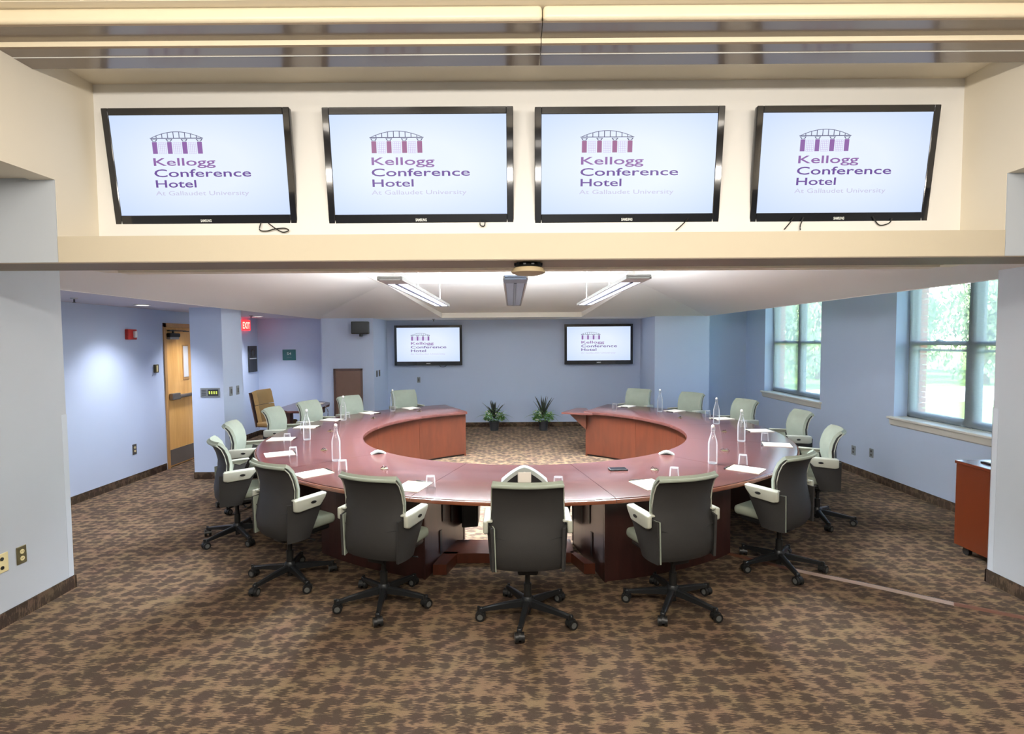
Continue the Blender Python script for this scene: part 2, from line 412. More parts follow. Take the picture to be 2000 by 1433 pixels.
struct(boxes('ceiling_side_left', [(-3.6, -2.70, -3, 3.10, 2.83, 2.93)], 'cream_paint'))
struct(boxes('ceiling_side_right', [(2.93, 3.86, -3, 3.10, 2.83, 2.93)], 'cream_paint'))
# alcove ceiling is plain, the hall ceiling in front of the beam is tiled
struct(boxes('ceiling_alcove', [(-2.6, 2.85, 2.60, 3.66, 3.487, 3.7)], 'cream_paint'))
roof = struct(boxes('ceiling', [(-5.6, 5.4, -3.2, 12.2, 3.78, 3.9)], 'ceiling_grid_white'))
hall = struct(boxes('ceiling_hall', [(-2.6, 2.85, -3, 2.62, H0+.012, H0+.05)], 'ceiling_grid_white'))
tile_me = MB().box(-.298, .298, -.298, .298, -.012, .0, .004, 1).mesh('ceiling_tile'); tile_me.materials.append(MATS['tile_white'])
cream_tile = tile_me.copy(); cream_tile.materials.clear(); cream_tile.materials.append(MATS['cream_paint'])
for i in range(9):
    for j in range(5):
        add('ceiling_tile', cream_tile, None, hall, loc=(-2.29+.61*i, 2.31-.61*j, H0+.012))
# stepped glossy beam trim at the top
beam = struct(thing('trim_2', (0, 2.64, 3.36)))
for k, (xa, xb) in enumerate(((-2.56, .155), (.159, 2.79))):
    add('trim_panel', MB().box(xa, xb, 0, .10, .057, .125, .02, 3), 'cream_gloss', beam, True)
    boxes('trim_panel', [(xa, xb, .018, .158, .048, .058)], 'taupe_gloss', beam)
    boxes('trim_panel', [(xa, xb, .150, .20, .024, .12)], 'cream_gloss', beam)
    boxes('trim_panel', [(xa, xb, .152, .228, .014, .0238)], 'taupe_gloss', beam)
    boxes('trim_panel', [(xa, xb, .233, .345, .012, .125)], 'taupe_gloss', beam)
    boxes('trim_bead', [(xa, xb, .228, .233, .010, .03)], 'ceiling_grid_white', beam)
# main room ceilings
struct(boxes('ceiling_corridor', [(-5.3, -3.83, 4.15, 11.2, 2.386, 2.5)], 'corridor_ceiling_paint'))
struct(boxes('ceiling_niche', [(-2.8, 2.9, 10.785, 12.0, 2.362, 2.5)], 'soffit_paint'))
struct(boxes('ceiling_cove', [(3.83, 5.2, 4.0, 11.4, 3.0, 3.1)], 'soffit_paint'))
OX, OY0, OY1, OZ, LX, LZ, LY = 2.13, 4.05, 9.2, 2.87, 3.83, 2.36, 10.76
so = MB()
def P3(a, b, c): so.poly([a, b, c])
NS = 12
def slope(pa, pb, qa, qb):      # lip edge pa-pb up to opening edge qa-qb, slightly cupped
    pa, pb, qa, qb = map(Vector, (pa, pb, qa, qb)); rows = []
    for i in range(9):
        t_ = i/8; sag = -.02*math.sin(PI*t_)
        rows.append([tuple(pa.lerp(qa, t_).lerp(pb.lerp(qb, t_), k/NS)+Vector((0, 0, sag*-1))) for k in range(NS+1)])
    so.grid(rows)
slope((-LX, 3.40, LZ), (-LX, LY, LZ), (-OX, OY0, OZ), (-OX, OY1, OZ))
slope((LX, 3.40, LZ), (LX, LY, LZ), (OX, OY0, OZ), (OX, OY1, OZ))
slope((-LX, 3.40, LZ), (LX, 3.40, LZ), (-OX, OY0, OZ), (OX, OY0, OZ))
CX, CZ = 1.38, 2.455
slope((-LX, LY, LZ), (-CX, LY, LZ), (-OX, OY1, OZ), (-OX+.002, OY1, OZ))
slope((LX, LY, LZ), (CX, LY, LZ), (OX, OY1, OZ), (OX-.002, OY1, OZ))
so.poly([(-CX, LY, CZ), (CX, LY, CZ), (OX, OY1, OZ+.02), (-OX, OY1, OZ+.02)])
so.poly([(-CX, LY, LZ), (-CX, LY, CZ), (-OX, OY1, OZ+.02), (-OX, OY1, OZ)])
so.poly([(CX, LY, LZ), (CX, LY, CZ), (OX, OY1, OZ+.02), (OX, OY1, OZ)])
soff = struct(add('ceiling_soffit', so, 'soffit_paint', smooth=True))
struct(boxes('trim_3', [(-CX, CX, LY, LY+.02, LZ, CZ+.01)], 'trim_white'))
struct(boxes('trim_4', [(-LX-.02, -LX, 3.4, 11.2, LZ-.004, LZ+.10)], 'soffit_paint'))
struct(boxes('trim_5', [(LX, LX+.02, 3.4, 11.2, LZ-.004, 3.0)], 'soffit_paint'))
struct(boxes('trim_6', [(-OX-.02, -OX, OY0, OY1, OZ-.01, 3.01), (OX, OX+.02, OY0, OY1, OZ-.01, 3.01), (-OX, OX, OY1, OY1+.02, OZ, 3.01), (-OX, OX, OY0-.02, OY0, OZ, 3.01)], 'trim_white'))
struct(boxes('wall_header_rear', [(-5.2, 4.82, 3.41, 3.55, 2.38, 3.7)], 'soffit_paint'))
tc_ = struct(boxes('ceiling_tray', [(-OX-.1, OX+.1, OY0-.1, OY1+.1, 3.012, 3.05)], 'ceiling_grid_white'))
for i in range(8):
    for j in range(9):
        x0 = -2.44+.61*i; x = x0+.305+.06; y = 9.2-.305-.61*j
        if abs(x) > 2.3 or y < 3.9: continue
        xa, xb = max(x-.298, -2.125), min(x+.298, 2.125)
        if xb-xa < .1: continue
        if xb-xa > .59: add('ceiling_tile', tile_me, None, tc_, loc=(x, y, 3.012))
        else: add('ceiling_tile', MB().box(xa, xb, y-.298, y+.298, 3.0, 3.012), 'tile_white', tc_)
# carpet base along the walls
def base(name, lst): struct(boxes(name, lst, 'carpet_base'))
bh = .098
base('baseboard_left', [(-5.2, -5.188, 4.15, 8.07, 0, bh), (-5.2, -5.188, 9.17, 11.12, 0, bh)])
base('baseboard_alcove', [(-5.19, -3.77, 11.108, 11.12, 0, bh)])
base('baseboard_pier_left', [(-3.78, -2.73, 10.738, 10.75, 0, bh), (-2.74, -2.728, 10.74, 11.95, 0, bh)])
base('baseboard_back', [(-2.73, 2.82, 11.938, 11.95, 0, bh)])
base('baseboard_pier_right', [(2.82, 3.92, 10.738, 10.75, 0, bh), (2.818, 2.83, 10.74, 11.95, 0, bh)])
base('baseboard_recess', [(3.91, 4.81, 11.158, 11.17, 0, bh)])
base('baseboard_right', [(4.808, 4.82, 4.14, 11.17, 0, bh)])
base('baseboard_column', [(-4.445, -3.995, 7.488, 7.5, 0, bh), (-4.0, -3.988, 7.49, 8.055, 0, bh)])
base('baseboard_near_left', [(-3.43, -3.418, -3, 4.16, 0, bh), (-3.6, -3.418, 4.15, 4.162, 0, bh)])
base('baseboard_near_right', [(3.678, 3.69, -3, 4.15, 0, bh), (3.678, 3.9, 4.14, 4.152, 0, bh)])
# clear corner guards on both piers
for nm, x0, x1, yy, lab in (('corner_guard', -3.434, -3.428, 4.15, 'clear plastic guard on the corner of the left pier'), ('corner_guard', 3.688, 3.694, 4.14, 'clear plastic guard on the corner of the right pier')):
    s_ = -1 if x0 < 0 else 1
    g = MB(); g.box(x0, x1, yy-.045, yy+.003, .1, 1.36); g.box(min(x0, x0+s_*.05), max(x0, x0+s_*.05), yy, yy+.004, .1, 1.36)
    tag(add(nm, g, 'guard_clear'), lab, 'corner guard')

# ------------------------------------------------------------------ windows
def window(n, Y0, Y1):
    o = struct(thing('window_%d' % n, (5.0, (Y0+Y1)/2, ZS)))
    hw = (Y1-Y0)/2; hh = ZT-ZS; zr = 1.84-ZS
    f = MB()
    f.box(-.01, .08, -hw, -hw+.045, 0, hh).box(-.01, .08, hw-.045, hw, 0, hh).box(-.01, .08, -hw, hw, hh-.05, hh).box(-.01, .08, -hw, hw, 0, .035)
    add('window_frame', f, 'window_frame_grey', o)
    add('mullion', MB().box(-.015, .085, -.05, .05, .0, hh, .006, 1), 'window_frame_grey', o)
    for s in (-1, 1):
        a, b = (-hw+.045, -.05) if s < 0 else (.05, hw-.045)
        up = MB(); up.box(.04, .07, a, a+.03, zr-.03, hh-.05).box(.04, .07, b-.03, b, zr-.03, hh-.05).box(.04, .07, a, b, zr-.03, zr+.015).box(.04, .07, a, b, hh-.09, hh-.05)
        u = add('sash', up, 'window_frame_grey', o)
        add('pane', MB().box(.053, .057, a+.03, b-.03, zr+.01, hh-.085), 'window_glass', u)
        lo = MB(); lo.box(.005, .035, a, a+.04, .035, zr+.02).box(.005, .035, b-.04, b, .035, zr+.02).box(.005, .035, a, b, zr-.025, zr+.02).box(.005, .035, a, b, .035, .085)
        l = add('sash', lo, 'window_frame_grey', o)
        add('pane', MB().box(.018, .022, a+.04, b-.04, .08, zr-.02), 'window_glass', l)
        add('sash_lock', MB().box(-.015, .03, (a+b)/2-.03, (a+b)/2+.03, zr+.02, zr+.035, .004, 1), 'window_frame_grey', l)
        if n == 2: add('screen_bar', MB().box(.075, .085, a, b, zr-.10, zr-.075), 'window_frame_grey', o)
    # open-weave roller shade, hung just inside the frame
    sh = MB(); rows = []
    for i in range(13):
        z = hh-.04-(hh-.06)*i/12; dx = -.035-.006*math.sin(i*.9)-(.012 if i == 12 else 0)
        rows.append([(dx, -hw+.01, z), (dx, 0, z), (dx+.002, hw-.035, z)])
    sh.grid(rows)
    add('roller_shade', sh, 'shade_fabric', o, smooth=True)
    st = MB(); st.box(-.235, .0, -hw-.06, hw+.06, -.03, .0, .008, 2)
    add('window_sill', st, 'trim_white', o)
    add('sill_moulding', MB().prism([(-.215, -hw-.04, -.03), (-.182, -hw-.04, -.03), (-.182, -hw-.04, -.115), (-.2, -hw-.04, -.10)], (0, 2*hw+.08, 0)), 'trim_white', o)
    return o
win1 = window(1, *W1); win2 = window(2, *W2)
brick_me = MB().box(-.045, .045, -.03, .03, 0, .058, .004, 1).mesh('brick'); brick_me.materials.append(MATS['brick'])
for (a, b) in (W1, W2):
    for k in range(28):
        add('brick', brick_me, None, wall_right, loc=(5.127+(.004 if k % 2 else 0), b-.031, ZS-.02+.068*k))

# ------------------------------------------------------------------ door in the left wall
door = struct(thing('door_1', (-5.2, 8.62, 0)))
fr = MB(); fr.box(-.14, .02, -.52, -.47, 0, 2.20).box(-.14, .02, .47, .52, 0, 2.20).box(-.14, .02, -.52, .52, 2.14, 2.20)
add('door_frame', fr, 'oak_frame', door)
leaf = add('door_leaf', MB().box(-.06, -.015, -.468, .468, .012, 2.138), 'oak_door', door)
add('vision_frame', MB().box(-.016, -.008, -.04, .12, 1.32, 1.87).mesh('vision_frame'), 'oak_frame', leaf)
add('vision_pane', MB().box(-.0085, -.004, -.02, .10, 1.36, 1.85), 'clear_lens', leaf)
pb = add('push_bar', MB().box(-.015, .045, -.40, -.20, 1.03, 1.13, .01, 2).box(-.015, .05, -.22, .40, 1.05, 1.10, .012, 2), 'steel_kick', door)
add('kick_plate', MB().box(-.015, -.010, -.455, .455, .03, .27), 'steel_kick', door)
cl = MB(); cl.box(-.015, .05, -.42, -.16, 1.99, 2.05, .015, 2).box(-.01, .03, -.40, .02, 2.08, 2.095).cyl((.02, -.3, 2.05), (.02, -.3, 2.1), .015).box(.0, .015, -.02, .12, 2.075, 2.09)
add('door_closer', cl, 'black_metal', door)
add('closer_cover', MB().box(-.01, .056, -.425, -.2, 1.955, 1.992, .012, 2), 'steel', door)

# ------------------------------------------------------------------ wall fittings
def tm(o, l, c, g=None): return tag(o, l, c, g)
strobe = thing('fire_alarm_strobe', (-5.2, 7.39, 2.02), 0, 'red fire alarm strobe high on the left wall', 'alarm')
add('body', MB().box(0, .05, -.085, .085, -.07, .07, .008, 2), 'red_box', strobe)
add('lens', MB().box(.05, .085, .0, .05, -.045, .045, .01, 2), 'clear_lens', strobe)
th = thing('thermostat', (-5.2, 7.9, 1.53), 0, 'small bronze wall thermostat beside the wooden door', 'thermostat')
add('body', MB().box(0, .03, -.04, .04, -.06, .06, .004, 1), 'bronze_plate', th)
add('cover', MB().box(.03, .036, -.022, .01, -.045, .045), 'ivory', th)
def outlet(x, y, z, ax, label, plate='dark_plate', face='ivory', w=.038, h=.06, holes=2):
    rz = {'+x': 0, '-x': PI, '-y': -PI/2}[ax]
    t_ = thing('wall_outlet', (x, y, z), rz, label, 'outlet')
    add('cover_plate', MB().box(0, .007, -w, w, -h, h, .003, 1), plate, t_)
    for s in ((-1, 1) if holes == 2 else (0,)):
        so_ = MB(); so_.cyl((.007, 0, s*.024), (.011, 0, s*.024), .016, n=16); add('socket', so_, face, t_)
        for q in (-1, 1): pass
        sl = MB().box(.011, .0118, -.007, -.004, s*.024-.003, s*.024+.006).box(.011, .0118, .004, .007, s*.024-.003, s*.024+.006)
        add('slot', sl, 'black_plastic', t_)
    return t_
outlet(-5.2, 7.40, .445, '+x', 'white duplex outlet in a dark plate low on the left wall', w=.04, h=.07)
outlet(-3.43, 3.715, .434, '+x', 'bronze plated power outlet on the near left pier', 'bronze_plate', 'ivory', .038, .062)
jk = thing('jack_plate', (-3.43, 3.565, .434), 0, 'ivory jack plate at the left picture edge on the near pier', 'outlet')
add('cover_plate', MB().box(0, .007, -.05, .05, -.065, .065, .003, 1), 'ivory', jk)
for dz in (-.03, .03): add('jack', MB().cyl((.007, .0, dz), (.012, .0, dz), .012, n=12), 'black_plastic', jk)
o_ = outlet(4.82, 7.60, .32, '-x', 'grey outlet plate under the windows, nearer the second window\'s cart', 'grey_plate', 'dark_plate', .045, .065)
o_['label'] = 'grey wall outlet plate, lower and left of the pair under the windows'
o_ = outlet(4.82, 7.22, .36, '-x', 'x', 'grey_plate', 'dark_plate', .04, .06)
o_['label'] = 'grey wall outlet plate, higher and right of the pair under the windows'
def plate(x, y, z, ax, w, h, m, label, name='wall_switch', cat='switch'):
    rz = {'+x': 0, '-x': PI, '-y': -PI/2}[ax]
    t_ = thing(name, (x, y, z), rz, label, cat)
    add('cover_plate', MB().box(0, .008, -w/2, w/2, -h/2, h/2, .003, 1), m, t_)
    add('toggle', MB().box(.008, .014, -w*.18, w*.18, -h*.26, h*.26, .002, 1), 'dark_plate' if m != 'dark_plate' else 'black_plastic', t_)
    return t_
plate(-4.0, 7.69, 1.21, '+x', .08, .13, 'grey_plate', 'grey switch plate on the column side, nearer its front corner')
plate(-4.0, 7.88, 1.21, '+x', .08, .13, 'grey_plate', 'grey switch plate on the column side, nearer its rear edge')
plate(-2.74, 10.98, 1.25, '+x', .10, .13, 'dark_plate', 'dark wall plate left of its pair beside the left far screen')
plate(-2.74, 11.18, 1.25, '+x', .10, .13, 'dark_plate', 'dark wall plate right of its pair beside the left far screen')
plate(-2.06, 11.95, 1.05, '-y', .07, .12, 'grey_plate', 'light grey plate on the back wall under the left far screen')
# control panel on the column face
cp = thing('lighting_control_panel', (-4.185, 7.5, 1.21), 0, 'grey lighting control panel with lit keys on the column', 'control panel')
add('cover_plate', MB().box(-.135, .135, -.01, 0, -.065, .065, .004, 1), 'grey_plate', cp)
add('display', MB().box(-.025, .115, -.014, -.01, -.042, .042), 'poster_black', cp)
for k in range(4): add('key', MB().box(-.012+.032*k, .006+.032*k, -.018, -.014, -.02, .022), 'yellow_green', cp)
for k in range(4): add('label_line', MB().box(-.115, -.055, -.012, -.01, -.036+.022*k, -.028+.022*k), 'poster_black', cp)
# text helper -------------------------------------------------------
def text_mesh(s, x0, x1, base, cap, bold=0.0, depth=.0006):
    """mesh of the string in the local XZ plane, fitted to width x0..x1, capital height cap, baseline base"""
    cu = bpy.data.curves.new('t', 'FONT'); cu.body = s; cu.size = 1; cu.offset = bold; cu.resolution_u = 3; cu.extrude = 0
    ob = bpy.data.objects.new('t', cu); COL.objects.link(ob)
    dg = bpy.context.evaluated_depsgraph_get(); me = bpy.data.meshes.new_from_object(ob.evaluated_get(dg))
    bpy.data.objects.remove(ob); bpy.data.curves.remove(cu)
    xs = [v.co.x for v in me.vertices]; a, b = min(xs), max(xs)
    CAP = .73
    for v in me.vertices:
        v.co = Vector((x0+(v.co.x-a)/(b-a)*(x1-x0), 0, base+v.co.y/CAP*cap))
    me.name = 'lettering'
    return me
# exit sign on the left wall
ex = thing('exit_sign', (-5.2, 10.56, 2.235), 0, 'red glowing exit sign high on the far left wall', 'exit sign')
add('housing', MB().box(0, .05, -.17, .17, -.10, .10, .006, 1), 'exit_red', ex)
me = text_mesh('EXIT', -.14, .14, -.065, .13, .02)
for v in me.vertices: v.co = Vector((.052, v.co.x, v.co.z))
add('lettering', me, 'exit_letter', ex)
# framed notice
po = thing('notice_board', (-5.2, 10.86, 1.57), 0, 'narrow black framed notice with a pale emblem under the exit sign', 'poster')
add('panel', MB().box(0, .02, -.175, .175, -.26, .26, .004, 1), 'poster_black', po)
rg = MB()
rg.tube([(.023, .07*math.cos(2*PI*k/16), .12+.07*math.sin(2*PI*k/16)) for k in range(17)], .005)
add('emblem', rg, 'bronze_plate', po)
add('title_line', MB().box(.02, .022, -.14, .14, .0, .018), 'lettering_white', po)
# room sign
rs = thing('room_sign', (-4.56, 11.12, 1.64), 0, 'teal room sign marked S4 on the far left alcove wall', 'sign')
add('panel', MB().box(-.135, .135, -.012, 0, -.11, .11, .003, 1), 'teal_sign', rs)
me = text_mesh('S4', -.045, .045, .0, .055, .01)
add('lettering', me, 'lettering_white', rs, loc=(0, -.0135, 0))
add('braille_line', MB().box(-.05, .05, -.0135, -.012, -.055, -.045), 'grey_plate', rs)
# wall speaker
sp = thing('wall_speaker', (-2.97, 10.75, 2.17), R(10), 'black loudspeaker on a bracket above the brown hatch', 'speaker')
add('cabinet', MB().box(-.17, .16, -.25, -.08, -.12, .12, .012, 2), 'black_plastic', sp)
add('grille', MB().box(-.155, .145, -.256, -.25, -.105, .105), 'poster_black', sp)
add('bracket', MB().box(-.02, .02, -.10, .02, -.16, -.08).cyl((0, -.14, -.17), (0, -.14, -.11), .03), 'black_metal', sp)
# brown hatch
ha = thing('wall_hatch', (-3.25, 10.75, .10), 0, 'brown laminate wall hatch in a dark frame on the left pier', 'hatch')
add('frame', MB().box(-.285, -.25, -.03, 0, 0, 1.27).box(.25, .285, -.03, 0, 0, 1.27).box(-.285, .285, -.03, 0, 1.235, 1.27).box(-.285, .285, -.03, 0, 0, .03), 'brown_frame', ha)
add('panel', MB().box(-.248, .248, -.02, 0, .032, 1.233), 'brown_laminate', ha)
add('knob', MB().cyl((.2, -.045, .6), (.2, -.02, .6), .012), 'black_metal', ha)
# downlights and sprinklers of the low ceiling
for (x, y, l) in ((-4.665, 6.89, 'round recessed ceiling downlight near the red alarm'), (-4.728, 10.15, 'round recessed ceiling downlight near the exit sign')):
    d = thing('recessed_downlight', (x, y, 2.386), 0, l, 'ceiling light')
    add('trim_ring', MB().lathe([(.07, -.001), (.085, -.001), (.095, -.008), (.07, -.010), (.07, -.001)], n=28), 'trim_white', d, True)
    add('lens', MB().lathe([(0, -.004), (.07, -.004)], n=28), 'downlight_glow', d)
def sprinkler(x, y, z, l):
    s_ = thing('fire_sprinkler', (x, y, z), 0, l, 'sprinkler')
    add('escutcheon', MB().lathe([(0, 0), (.035, 0), (.03, -.012), (.012, -.014)], n=16), 'steel', s_, True)
    add('head', MB().cyl((0, 0, -.01), (0, 0, -.045), .008, n=8).lathe([(0, -.05), (.018, -.05), (.018, -.047), (0, -.047)], n=12), 'dark_plate', s_)
sprinkler(-4.65, 5.8, 2.386, 'fire sprinkler on the low ceiling by the left pier')
sprinkler(-4.69, 9.8, 2.386, 'fire sprinkler on the low ceiling by the exit sign')
sprinkler(-1.62, 11.3, 2.36, 'fire sprinkler above the left far screen')
# round microphone speaker under the header
md = thing('ceiling_speaker', (.10, 3.22, 2.36), 0, 'round tan speaker disc hung under the header beam', 'speaker')
add('neck', MB().lathe([(0, .0), (.07, .0), (.075, -.02), (.085, -.03), (0, -.03)], n=28), 'black_plastic', md, True)
add('dome', MB().lathe([(.06, -.028), (.088, -.035), (.100, -.055), (.100, -.062), (.07, -.074), (0, -.078)], n=32), 'tan_dome', md, True)
sd = MB()
for k in range(10):
    a = 2*PI*k/10; sd.box(.075*math.cos(a)-.008, .075*math.cos(a)+.008, .075*math.sin(a)-.008, .075*math.sin(a)+.008, -.022, 0)
add('clamp', sd, 'black_metal', md)

# ------------------------------------------------------------------ pendant lights
def pendant(X, lit, label):
    p = thing('pendant_light', (X, 6.5, 2.43), 0, label, 'pendant light', 'linear pendants over the ring table')
    hw, L = .105, 1.79
    add('housing', MB().box(-hw, hw, -L, L, .012, .035, .006, 1), 'fixture_grey' if lit else 'fixture_blue_grey', p)
    add('rail', MB().box(-hw-.004, -hw+.012, -L, L, -.004, .03).box(hw-.012, hw+.004, -L, L, -.004, .03), 'fixture_grey', p)
    add('end_plate', MB().box(-hw, hw, -L, -L+.30, -.006, .012, .003, 1), 'fixture_grey' if lit else 'fixture_blue_grey', p)
    add('end_plate', MB().box(-hw, hw, L-.10, L, -.006, .012, .003, 1), 'fixture_grey', p)
    for s in (-1, 1):
        add('lens', MB().box(s*.05-.036, s*.05+.036, -L+.30, L-.12, -.004, .011), 'white_lens' if lit else 'dim_lens', p)
    add('spine', MB().box(-.012, .012, -L+.28, L-.10, -.012, .012), 'fixture_blue_grey', p)
    for y in (-1.6, -.35, 1.5):
        add('hanger', MB().cyl((0, y, .03), (0, y, .575), .004, n=8).cyl((0, y, .03), (0, y, .05), .014, n=10), 'trim_white', p)
    return p
pendant(-1.05, True, 'lit linear pendant light on the left of the three')
pendant(.035, False, 'unlit grey linear pendant light in the middle of the three')
pendant(1.10, True, 'lit linear pendant light on the right of the three')

# ------------------------------------------------------------------ televisions
def tv(name, W, Hh, loc, tilt, rz, label, group, cords=(), faint=True, proto=[None]):
    t_ = thing(name, loc, rz, label, 'television', group); t_.rotation_euler = (tilt, 0, rz)
    bz, bb = W*.036, Hh*.098                               # bezel sides/top, bottom
    fr = MB(); fr.box(-W/2, W/2, 0, .035, 0, Hh, .008, 2)
    add('casing', fr, 'black_gloss', t_)
    rim = MB(); rim.box(-W/2, -W/2+bz, -.008, 0, 0, Hh, .003, 1).box(W/2-bz, W/2, -.008, 0, 0, Hh, .003, 1).box(-W/2+bz-.001, W/2-bz+.001, -.008, 0, Hh-bz, Hh, .003, 1).box(-W/2+bz-.001, W/2-bz+.001, -.008, 0, 0, bb, .003, 1)
    add('bezel', rim, 'black_gloss', t_)
    add('rear_housing', MB().box(-W*.36, W*.36, .035, .07, Hh*.12, Hh*.85, .01, 2), 'black_plastic', t_)
    x0, x1, z0, z1 = -W/2+bz, W/2-bz, bb, Hh-bz
    sb = MB(); sb.poly([(x0, -.002, z0), (x1, -.002, z0), (x1, -.002, z1), (x0, -.002, z1)]); sm = sb.mesh('screen')
    uv = sm.uv_layers.new(name='UVMap')
    for lp in sm.loops:
        c = sm.vertices[lp.vertex_index].co; uv.data[lp.index].uv = ((c.x-x0)/(x1-x0), (c.z-z0)/(z1-z0))
    sc = add('screen', sm, 'screen_glow', t_)
    X = lambda u: x0+(x1-x0)*u
    Z = lambda v: z1-(z1-z0)*v
    for s_, u0, u1, vt, vb, mm in (('Kellogg', .227, .587, .418, .497, 'logo_mauve'), ('Conference', .224, .789, .530, .610, 'logo_violet'), ('Hotel', .226, .463, .638, .716, 'logo_violet'), ('At Gallaudet University', .219, .767, .750, .796, 'logo_faint')):
        add('lettering', text_mesh(s_, X(u0), X(u1), Z(vb), (vb-vt)*(z1-z0), .010 if s_[0] != 'A' else 0), mm, sc, loc=(0, -.0035, 0))
    q = lambda b, u0, u1, v0, v1: b.poly([(X(u0), -.0035, Z(v1)), (X(u1), -.0035, Z(v1)), (X(u1), -.0035, Z(v0)), (X(u0), -.0035, Z(v0))])
    for u0, u1 in ((.231, .259), (.318, .345), (.405, .433), (.492, .520)):
        co = MB(); q(co, u0, u1, .262, .379); add('emblem_column', co, 'logo_plum' if abs(loc[0]) < 1 else 'logo_mauve', sc)
    for u0, u1 in ((.267, .310), (.353, .397), (.441, .484)):
        g = MB()
        for k in range(5): q(g, u0+(u1-u0)*k/4-.0012, u0+(u1-u0)*k/4+.0012, .268, .379)
        for k in range(7): q(g, u0, u1, .268+.111*k/6-.0015, .268+.111*k/6+.0015)
        add('emblem_window', g, 'logo_grid', sc)
    a = MB(); N = 24; ax0, ax1, ab, at_ = .226, .525, .224, .160
    pt = lambda k: (ax0+(ax1-ax0)*k/N, ab-(ab-at_)*math.sin(PI*k/N)**.85)
    for k in range(N):
        (ua, va), (ub, vb) = pt(k), pt(k+1)
        a.poly([(X(ua), -.0035, Z(va+.006)), (X(ub), -.0035, Z(vb+.006)), (X(ub), -.0035, Z(vb)), (X(ua), -.0035, Z(va))])
    q(a, ax0-.004, ax1+.004, .222, .230)
    for k in range(1, 9):
        u = ax0+(ax1-ax0)*k/9; v = ab-(ab-at_)*math.sin(PI*k/9)**.85; q(a, u-.0022, u+.0022, v, .222)
    for uc in (.245, .3315, .419, .506):
        for s in (-1, 1):
            a.poly([(X(uc+s*.019), -.0035, Z(.236)), (X(uc+s*.013), -.0035, Z(.236)), (X(uc+s*.004), -.0035, Z(.258)), (X(uc+s*.010), -.0035, Z(.258))])
        q(a, uc-.019, uc+.019, .234, .238); q(a, uc-.010, uc+.010, .254, .258)
    add('emblem_arch', a, 'logo_slate', sc)
    add('maker_lettering', text_mesh('SAMSUNG', -W*.03, W*.03, bb*.38, bb*.24, .03), 'lettering_white', t_, loc=(0, -.0088, 0))
    return t_
TW = 'wall televisions in the alcove over the opening'
tilt = math.atan2(.09, .675)
tvs = [(-1.891, 2.624, 1.128, 'leftmost of the four large televisions above the opening'),
       (-.557, 2.620, 1.148, 'second from left of the four large televisions above the opening'),
       (.719, 2.614, 1.143, 'third from left of the four large televisions above the opening'),
       (2.034, 2.612, 1.103, 'rightmost of the four large televisions above the opening')]
TVS = []
for x, z, Wd, l in tvs:
    o = tv('television', Wd, .690, (x, 3.42, z), tilt, 0, l, TW)
    add('wall_bracket', MB().box(-.15, .15, .03, .14, .25, .45), 'black_metal', o); TVS.append(o)
for x, l, Wd in ((-1.823, 'smaller wall television on the back wall, left of the two', 1.475), (1.893, 'smaller wall television on the back wall, right of the two', 1.49)):
    o = tv('television', Wd, .875, (x, 11.84, 1.372), R(0), 0, l, 'televisions on the back wall')
    add('wall_bracket', MB().box(-.15, .15, .03, .11, .3, .6), 'black_metal', o); TVS.append(o)
def cord(name, pts, label, m='black_plastic', r=.0035, parent=None):
    # smooth the path
    P_ = [Vector(p) for p in pts]; out = []
    for i in range(len(P_)-1):
        a = P_[max(i-1, 0)]; b = P_[i]; c = P_[i+1]; d = P_[min(i+2, len(P_)-1)]
        for k in range(6):
            t1 = k/6; out.append(.5*((2*b)+(c-a)*t1+(2*a-5*b+4*c-d)*t1*t1+(3*b-a-3*c+d)*t1**3))
    out.append(P_[-1])
    o = add('cord', MB().tube(out, r), m, smooth=True)
    if parent:
        o.parent = parent; o.matrix_parent_inverse = Matrix.LocRotScale(parent.location, parent.rotation_euler, None).inverted(); return part_label(o, label)
    return tag(o, label, 'cord')
yb = 3.395
cord('television_cord', [(-1.545, yb, 2.64), (-1.555, yb, 2.595), (-1.51, yb, 2.588), (-1.46, yb, 2.60), (-1.40, yb, 2.604), (-1.375, yb, 2.59), (-1.41, yb, 2.58), (-1.45, yb, 2.598), (-1.50, yb, 2.635)], 'looped black cord hanging under the leftmost large television', parent=TVS[0])
cord('television_cord', [(-.19, yb, 2.65), (-.19, yb, 2.615), (-.165, yb, 2.61), (-.16, yb, 2.65)], 'small cord loop under the second large television', parent=TVS[1])
cord('television_cord', [(1.02, yb, 2.575), (1.06, yb, 2.61), (1.10, yb, 2.65)], 'thin cord under the third large television', parent=TVS[2])
cord('television_cord', [(1.69, yb, 2.575), (1.72, yb, 2.61), (1.75, yb, 2.65)], 'thin slanting cord under the rightmost large television, left one', parent=TVS[3])
cord('television_cord', [(1.79, yb, 2.57), (1.79, yb, 2.60), (1.81, yb, 2.65)], 'thin straight cord under the rightmost large television', parent=TVS[3])
cord('television_cord', [(2.24, 3.40, 2.65), (2.28, 3.40, 2.60), (2.34, 3.40, 2.61), (2.36, 3.40, 2.64)], 'curved cord under the right end of the rightmost large television', parent=TVS[3])
cord('television_cord', [(-1.60, 11.86, 1.39), (-1.55, 11.86, 1.34), (-1.47, 11.86, 1.34), (-1.42, 11.86, 1.39)], 'cord loop under the left far television', r=.006, parent=TVS[4])

